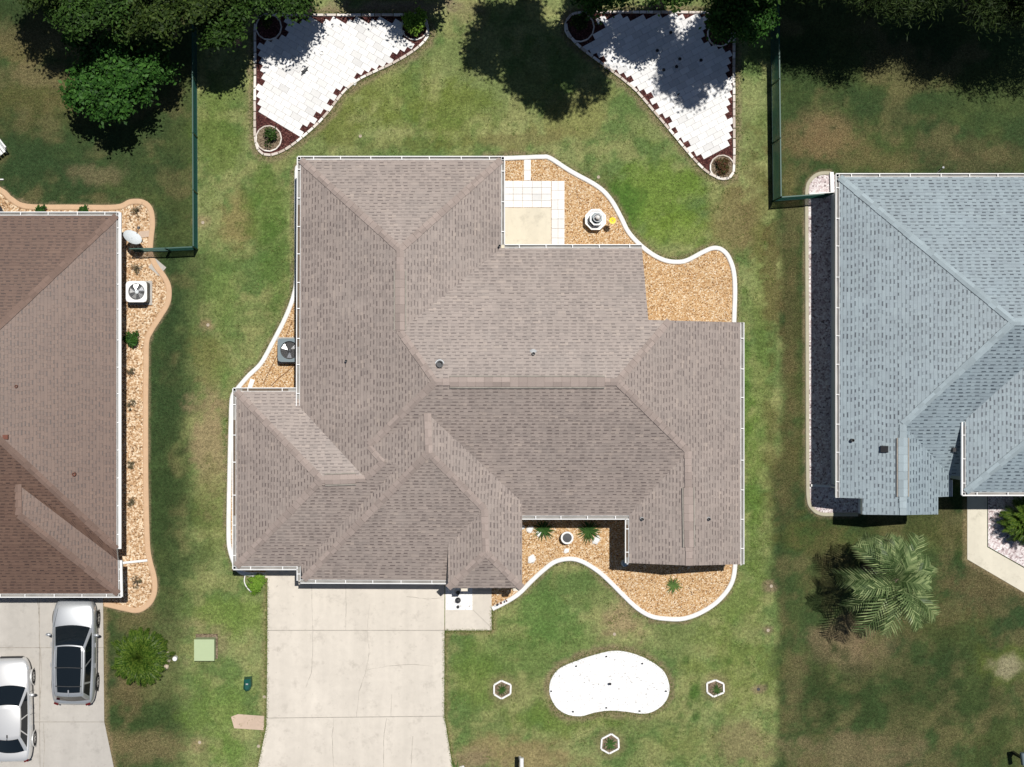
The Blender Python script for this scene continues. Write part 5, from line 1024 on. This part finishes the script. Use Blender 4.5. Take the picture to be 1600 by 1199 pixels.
# letterboxes at the bottom edge
def letterbox(label, x, y, rz, boxm, postm):
    c = W(x, y, 0); root = thing('letterbox', label, 'letterbox', c); m = MB(); m.box(c + Vector((0, 0, .5)), (.11, .11, 1.0), rz); m.build('post', MT[postm], root); m = MB(); n = 10; Rz = Matrix.Rotation(rz, 3, 'Z'); e = [[], []]
    for j, yv in enumerate((-.27, .27)):
        for a, b in [(-.09, 0), (-.09, .12)] + [(-.09 * math.cos(math.pi * k / n), .12 + .09 * math.sin(math.pi * k / n)) for k in range(1, n)] + [(.09, .12), (.09, 0)]: e[j].append(c + Rz @ Vector((a, yv, 1.0 + b)))
    k_ = len(e[0])
    for i in range(k_): m.face([e[0][i], e[0][(i + 1) % k_], e[1][(i + 1) % k_], e[1][i]])
    m.face(e[0]); m.face(e[1][::-1]); m.build('box', MT[boxm], root, recalc=True); m = MB(); m.box(c + Rz @ Vector((.10, .05, 1.1)), (.012, .05, .16), rz); m.build('flag', MT['red_lens'], root)
letterbox('white letterbox on a post at the bottom edge near the driveway', *gpt(815, 1194, 1.1), 0, 'white', 'white')
letterbox('dark letterbox on a post in the lower right corner', *gpt(1599, 1186, 1.1), R(8), 'slate_metal', 'black')
stone('round white stone at the driveway edge cut by the bottom of the photo', 722, 1204, 8, 8, 'stone_white', 77, h=.2)
# ------------------------------------------------------------------ cars
def car(label, loc, rz, paint, L, Wd, suv):
    c = Vector(loc); root = thing('parked_car', label, 'car', c); hw = Wd / 2; hl = L / 2; O = c
    zb = 1.02 if suv else .90; zt = 1.62 if suv else 1.40
    st = ([(hl, .60, .55), (hl - .06, .70, .78), (hl - .25, .83, .90), (hl - .6, .90, .98), (hl - 1.15, .92, 1.05), (hl - 1.55, .925, 1.04), (0, .925, 1.04), (-.9, .925, 1.05), (-1.55, .915, 1.04), (-hl + .35, .88, 1.02), (-hl + .1, .80, .98), (-hl, .66, .72)] if suv else
          [(hl, .55, .50), (hl - .07, .68, .68), (hl - .28, .82, .78), (hl - .65, .88, .86), (hl - 1.2, .90, .93), (hl - 1.6, .905, .92), (0, .905, .92), (-.8, .905, .93), (-1.5, .895, .95), (-hl + .35, .85, .95), (-hl + .1, .78, .92), (-hl, .62, .68)])
    k = hw / .92
    def sec(y, w, z):
        w *= k; lo = .22 if abs(y) < hl - .3 else .34
        pr = [(0, lo), (w * .80, lo), (w * .97, lo + .12), (w * 1.0, z * .60), (w * .985, z * .80), (w * .93, z - .045), (w * .82, z - .005), (w * .45, z + .022), (0, z + .03)]
        return [Vector((x, y, zz)) for x, zz in pr] + [Vector((-x, y, zz)) for x, zz in pr[-2:0:-1]]
    rings = [sec(*s) for s in st]; m = MB(); n = len(rings[0])
    for a, b in zip(rings, rings[1:]):
        for i in range(n): m.face([O + a[i], O + a[(i + 1) % n], O + b[(i + 1) % n], O + b[i]])
    m.face([O + p for p in rings[0]]); m.face([O + p for p in rings[-1]][::-1])
    body = m.build('body', MT[paint], root, weld=True, recalc=True, smooth=True); sb = body.modifiers.new('round', 'SUBSURF'); sb.levels = 2; sb.render_levels = 2
    if suv: yf0, yf1, yr0, yr1, w0, w1, bf, br = hl - 1.22, hl - 1.98, -hl + .30, -hl + .62, .80, .62, .16, .08
    else: yf0, yf1, yr0, yr1, w0, w1, bf, br = hl - 1.30, hl - 2.05, -hl + .52, -hl + 1.25, .80, .58, .18, .14
    w0 *= k; w1 *= k; lerp = lambda a, b, t: a + (b - a) * t
    def wt(s): return 1 - .10 * s   # tumble: narrower at the rear
    def Fr(s, t): s2 = 2 * s - 1; w = lerp(w0, w1, t); return Vector((s2 * w, lerp(yf0, yf1, t) + bf * (1 - .55 * t) * (1 - s2 * s2), lerp(zb, zt, t) + .035 * t * (1 - s2 * s2)))
    def Re(s, t): s2 = 1 - 2 * s; w = lerp(w0, w1, t) * .92; return Vector((s2 * w, lerp(yr0, yr1, t) - br * (1 - .5 * t) * (1 - s2 * s2), lerp(zb, zt - .02, t) + .035 * t * (1 - s2 * s2)))
    def Sd(sg):
        def f(s, t): 
            w = lerp(w0, w1, t) * (1 - .08 * s) + .035 * math.sin(math.pi * s); return Vector((sg * w, lerp(lerp(yf0, yr0, s), lerp(yf1, yr1, s), t), lerp(zb, zt - .02 * s, t)))
        return f
    def Rf(s, t): s2 = 2 * s - 1; w = w1 * (1 - .08 * t) + .035 * math.sin(math.pi * t); a = yf1 + bf * .45 * (1 - s2 * s2); b = yr1 - br * .5 * (1 - s2 * s2); return Vector((s2 * w, lerp(a, b, t), zt - .02 * t + .035 * (1 - s2 * s2) + .03 * math.sin(math.pi * t)))
    m = MB(); sh = lambda f: (lambda a, b: O + f(a, b)); lf, rt = Sd(-1), Sd(1)
    m.grid(sh(Fr), 8, 4); m.grid(sh(Re), 8, 4); m.grid(sh(lf), 10, 4); m.grid(sh(rt), 10, 4); m.grid(sh(Rf), 8, 10)
    m.build('cabin', MT[paint], root, weld=True, recalc=True, smooth=True)
    def panel(name, f, s0, s1, t0, t1, mat, off=.012, par=None, nu=8, nv=5, trap=0):
        q = MB()
        def g(a, b):
            t = lerp(t0, t1, b); s = lerp(s0 + trap * b, s1 - trap * b, a); e = 1e-3; p = f(s, t); nn = (f(s + e, t) - p).cross(f(s, t + e) - p).normalized(); ctr = Vector((0, p.y * .8, 1.0))
            if nn.dot(p - ctr) < 0: nn = -nn
            return O + p + nn * off
        q.grid(g, nu, nv); return q.build(name, MT[mat], par or root, smooth=True)
    ws = panel('windscreen', Fr, .05, .95, .02, .95, 'glass_car'); panel('rear_window', Re, .07, .93, .12, .90 if suv else .97, 'glass_car')
    for f in (lf, rt):
        for s0, s1 in ((.03, .40), (.42, .74), (.76, .95)): panel('side_window', f, s0, s1, .10, .90, 'glass_car', .010, nu=5, nv=3, trap=.012)
    m = MB(); m.box(O + Vector((0, yf0 - .15, zb + .03)), (1.25 * k, .08, .015)); m.tube([O + Vector((-.55, yf0 + .03, zb + .04)), O + Vector((.0, yf0 - .10, zb + .12))], .012, 5); m.tube([O + Vector((.05, yf0 + .06, zb + .04)), O + Vector((.55, yf0 - .12, zb + .12))], .012, 5); m.build('wipers', MT['black'], root)
    if suv:
        panel('glass_roof', Rf, .10, .90, .0, .93, 'glass_car', .014, nu=8, nv=8)
        for sg in (-1, 1):
            m = MB(); pts = [O + Rf(.5 + sg * .44, t) + Vector((0, 0, .05 if 0 < t < 1 else 0)) for t in (.04, .12, .3, .5, .7, .88, .96)]; m.tube(pts, .022, 6); m.build('roof_rail', MT['silver'], root)
        for t in (.42, .80):
            m = MB(); m.tube([O + Rf(.06, t) + Vector((0, 0, .07)), O + Rf(.5, t) + Vector((0, 0, .05)), O + Rf(.94, t) + Vector((0, 0, .07))], .020, 6); m.build('crossbar', MT['dark_metal'], root)
    m = MB(); m.tube([O + Rf(.5, .93), O + Rf(.5, .97) + Vector((0, -.06, .10))], .012, 6); m.box(O + Rf(.5, .90) + Vector((0, 0, .02)), (.05, .13, .045)); m.build('aerial', MT['black' if not suv else 'silver'], root)
    r_ = .345 if suv else .325
    for sg in (-1, 1):
        for y in (hl - .92, -hl + .95):
            q = O + Vector((sg * (hw - .10), y, r_)); m = MB(); prof = [(r_ * .62, -.115), (r_ * .93, -.115), (r_, -.08), (r_, .08), (r_ * .93, .115), (r_ * .62, .115)]; nn = 24
            for (ra, xa), (rb, xb) in zip(prof, prof[1:] + prof[:1]):
                for i in range(nn):
                    a, b = 2 * math.pi * i / nn, 2 * math.pi * (i + 1) / nn; m.face([q + Vector((xa, ra * math.cos(a), ra * math.sin(a))), q + Vector((xa, ra * math.cos(b), ra * math.sin(b))), q + Vector((xb, rb * math.cos(b), rb * math.sin(b))), q + Vector((xb, rb * math.cos(a), rb * math.sin(a)))])
            wh = m.build('wheel', MT['rubber'], root, recalc=True); m = MB()
            for i in range(5):
                a = 2 * math.pi * i / 5; u, v = Vector((0, math.cos(a), math.sin(a))), Vector((0, -math.sin(a), math.cos(a))); xo = Vector((sg * .105, 0, 0)); m.face([q + xo + u * .04 - v * .04, q + xo + u * r_ * .62 - v * .035, q + xo + u * r_ * .62 + v * .035, q + xo + u * .04 + v * .04])
            m.lathe_dummy = 0
            for i in range(nn):
                a, b = 2 * math.pi * i / nn, 2 * math.pi * (i + 1) / nn; ra, rb = r_ * .56, r_ * .64; xo = sg * .112; m.face([q + Vector((xo, ra * math.cos(a), ra * math.sin(a))), q + Vector((xo, ra * math.cos(b), ra * math.sin(b))), q + Vector((xo, rb * math.cos(b), rb * math.sin(b))), q + Vector((xo, rb * math.cos(a), rb * math.sin(a)))])
            m.build('rim', MT['silver'], wh); m = MB(); m.face([q + Vector((sg * .07, r_ * .62 * math.cos(2 * math.pi * i / nn), r_ * .62 * math.sin(2 * math.pi * i / nn))) for i in range(nn)]); m.build('brake_disc', MT['dark_metal'], wh)
            m = MB()   # wheel arch lip
            for i in range(14):
                a, b = math.pi * (-.08 + 1.16 * i / 14), math.pi * (-.08 + 1.16 * (i + 1) / 14); rA, rB = r_ * 1.04, r_ * 1.2; x0, x1 = sg * (hw * .93), sg * (hw + .018)
                P4 = lambda r0, an, x: O + Vector((x, y + r0 * math.cos(an), r_ + r0 * math.sin(an)))
                m.face([P4(rA, a, x1), P4(rA, b, x1), P4(rB, b, x1 - sg * .012), P4(rB, a, x1 - sg * .012)]); m.face([P4(rA, a, x0), P4(rA, b, x0), P4(rA, b, x1), P4(rA, a, x1)])
            m.build('wheel_arch', MT['black' if suv else paint], root)
        bm = bmesh.new(); bmesh.ops.create_uvsphere(bm, u_segments=12, v_segments=8, radius=1); bmesh.ops.scale(bm, vec=(.13, .075, .085), verts=bm.verts); me = bpy.data.meshes.new('mirror'); bm.to_mesh(me); bm.free(); me.shade_smooth(); me.materials.append(MT[paint]); mo = bpy.data.objects.new('mirror', me); COL.objects.link(mo); mo.parent = root; mo.location = (sg * (hw + .075), yf0 - .30, zb + .07)
        for y in (.35, -.55) if suv else (.15, -.75): m = MB(); m.box(O + Vector((sg * (hw + .004), y, zb - .12)), (.03, .20, .03)); m.build('door_handle', MT['silver'], root)
        m = MB()
        def hl_(a, b): y = hl - .10 - .42 * a; w = lerp(.60, .86, a ** .6) * k; return O + Vector((sg * (w - .10 * b), y + .05 * b, lerp(.66, .86, a) * (zb / 1.02) + .05 * b))
        m.grid(hl_, 6, 2); m.build('headlight', MT['lamp_glass'], root, smooth=True); m = MB(); m.box(O + Vector((sg * .66 * k, -hl + .10, zb - .12)), (.20, .08, .16), sg * .35); m.build('tail_light', MT['red_lens'], root)
        for y in (hl - 1.5, -.02 if suv else -.2): m = MB(); m.beam(O + Vector((sg * (hw + .001), y, .35)), O + Vector((sg * (hw - .03), y, zb - .05)), .008); m.build('door_seam', MT['black'], root)
    for sg in (-1, 1):
        m = MB(); pts = [O + Vector((sg * lerp(.78, .62, t) * k, lerp(yf0 + .02, hl - .22, t), lerp(zb + .035, (zb - .16), t ** 2))) for t in (0, .25, .5, .75, 1)]; m.tube(pts, .007, 4); m.build('bonnet_seam', MT['dark_metal'], root)
    m = MB(); m.box(O + Vector((0, hl - .01, .50)), (1.0 * k, .05, .22)); m.build('grille', MT['black'], root); m = MB(); m.box(O + Vector((0, -hl + .02, .42)), (1.2 * k, .08, .14)); m.build('rear_bumper_trim', MT['black'], root)
    root.rotation_euler = (0, 0, rz); return root
p = W(122, 1014); car('steel grey estate car with black glass roof and crossbars parked by the garage', p, R(-.8), 'grey_paint', 4.68, 1.95, True)
p = W(25, 1104); car('light silver saloon car on the driveway cut by the left edge', p, R(1.2), 'silver_paint', 4.62, 1.80, False)

# ------------------------------------------------------------------ loose grass creeping over the edges and standing in clumps on the lawn
def loose_grass():
    r = np.random.RandomState(11); pts = []
    polys = [K_NE + [(1140, 560), (980, 560), (980, 420), (770, 420), (770, 250)], K_W + [(415, 880), (480, 880), (480, 300)], K_S + [(1130, 840), (990, 790), (800, 790), (768, 880), (768, 950)], P_L, P_R, KID, [(420, 890), (420, 1135), (406, 1199), (705, 1199), (692, 1118), (692, 890)], [(690, 880), (766, 880), (766, 983), (690, 983)], [(468, 245), (785, 245), (785, 385), (1010, 385), (1010, 500), (1160, 500), (1160, 885), (990, 885), (960, 830), (820, 830), (820, 920), (368, 905), (366, 610), (468, 610)], [(306, 992), (340, 992), (340, 1028), (306, 1028)]]
    for path, w in ((K_NE, 8), (K_W, 8), (K_S, 8), (P_L, 9), (P_R, 9), (KID, 9), ([(418, 907), (416, 1135), (402, 1205)], 4), ([(694, 985), (694, 1118), (708, 1205)], 4), ([(768, 950), (768, 985), (694, 985)], 4)):
        for (ax, ay), (bx, by) in zip(path, path[1:]):
            L = math.hypot(bx - ax, by - ay); n = int(L * 9)
            t = r.rand(n); o = r.randn(n) * w * .5; nx_, ny_ = -(by - ay) / (L + 1e-6), (bx - ax) / (L + 1e-6)
            pts += list(zip(ax + (bx - ax) * t + nx_ * o, ay + (by - ay) * t + ny_ * o))
    for _ in range(2600):
        x, y = r.uniform(305, 1212), r.uniform(20, 1195); k = r.randint(4, 16); s = r.uniform(1.5, 5); pts += [(x + q[0] * s, y + q[1] * s) for q in r.randn(k, 2)]
    pts = [p for p in pts if not any(inside(p, q) for q in polys)]
    n = len(pts); P_ = np.array([((x - NX) / 35, (NY - y) / 35, 0) for x, y in pts]); a = r.rand(n) * 6.283; l = r.uniform(.05, .12, n); wd = r.uniform(.008, .016, n); lean = r.uniform(.3, .95, n)
    u = np.stack([np.cos(a), np.sin(a), np.zeros(n)], 1); s_ = np.stack([-np.sin(a), np.cos(a), np.zeros(n)], 1)
    tip = P_ + u * (l * lean)[:, None]; tip[:, 2] = l * np.sqrt(1 - lean ** 2) + .01
    v = np.stack([P_ - s_ * wd[:, None], P_ + s_ * wd[:, None], tip], 1).reshape(-1, 3); me = bpy.data.meshes.new('loose_grass')
    me.vertices.add(n * 3); me.vertices.foreach_set('co', v.astype(np.float32).ravel()); me.loops.add(n * 3); me.loops.foreach_set('vertex_index', np.arange(n * 3, dtype=np.int32)); me.polygons.add(n)
    me.polygons.foreach_set('loop_start', np.arange(n, dtype=np.int32) * 3); me.polygons.foreach_set('loop_total', np.full(n, 3, np.int32)); me.update(calc_edges=True)
    me.materials.append(leaf('grass_blade', [(.07, .125, .022), (.13, .19, .045), (.26, .26, .11)], .6)); o = bpy.data.objects.new('loose_grass', me); COL.objects.link(o); tag(o, kind='stuff')
loose_grass()
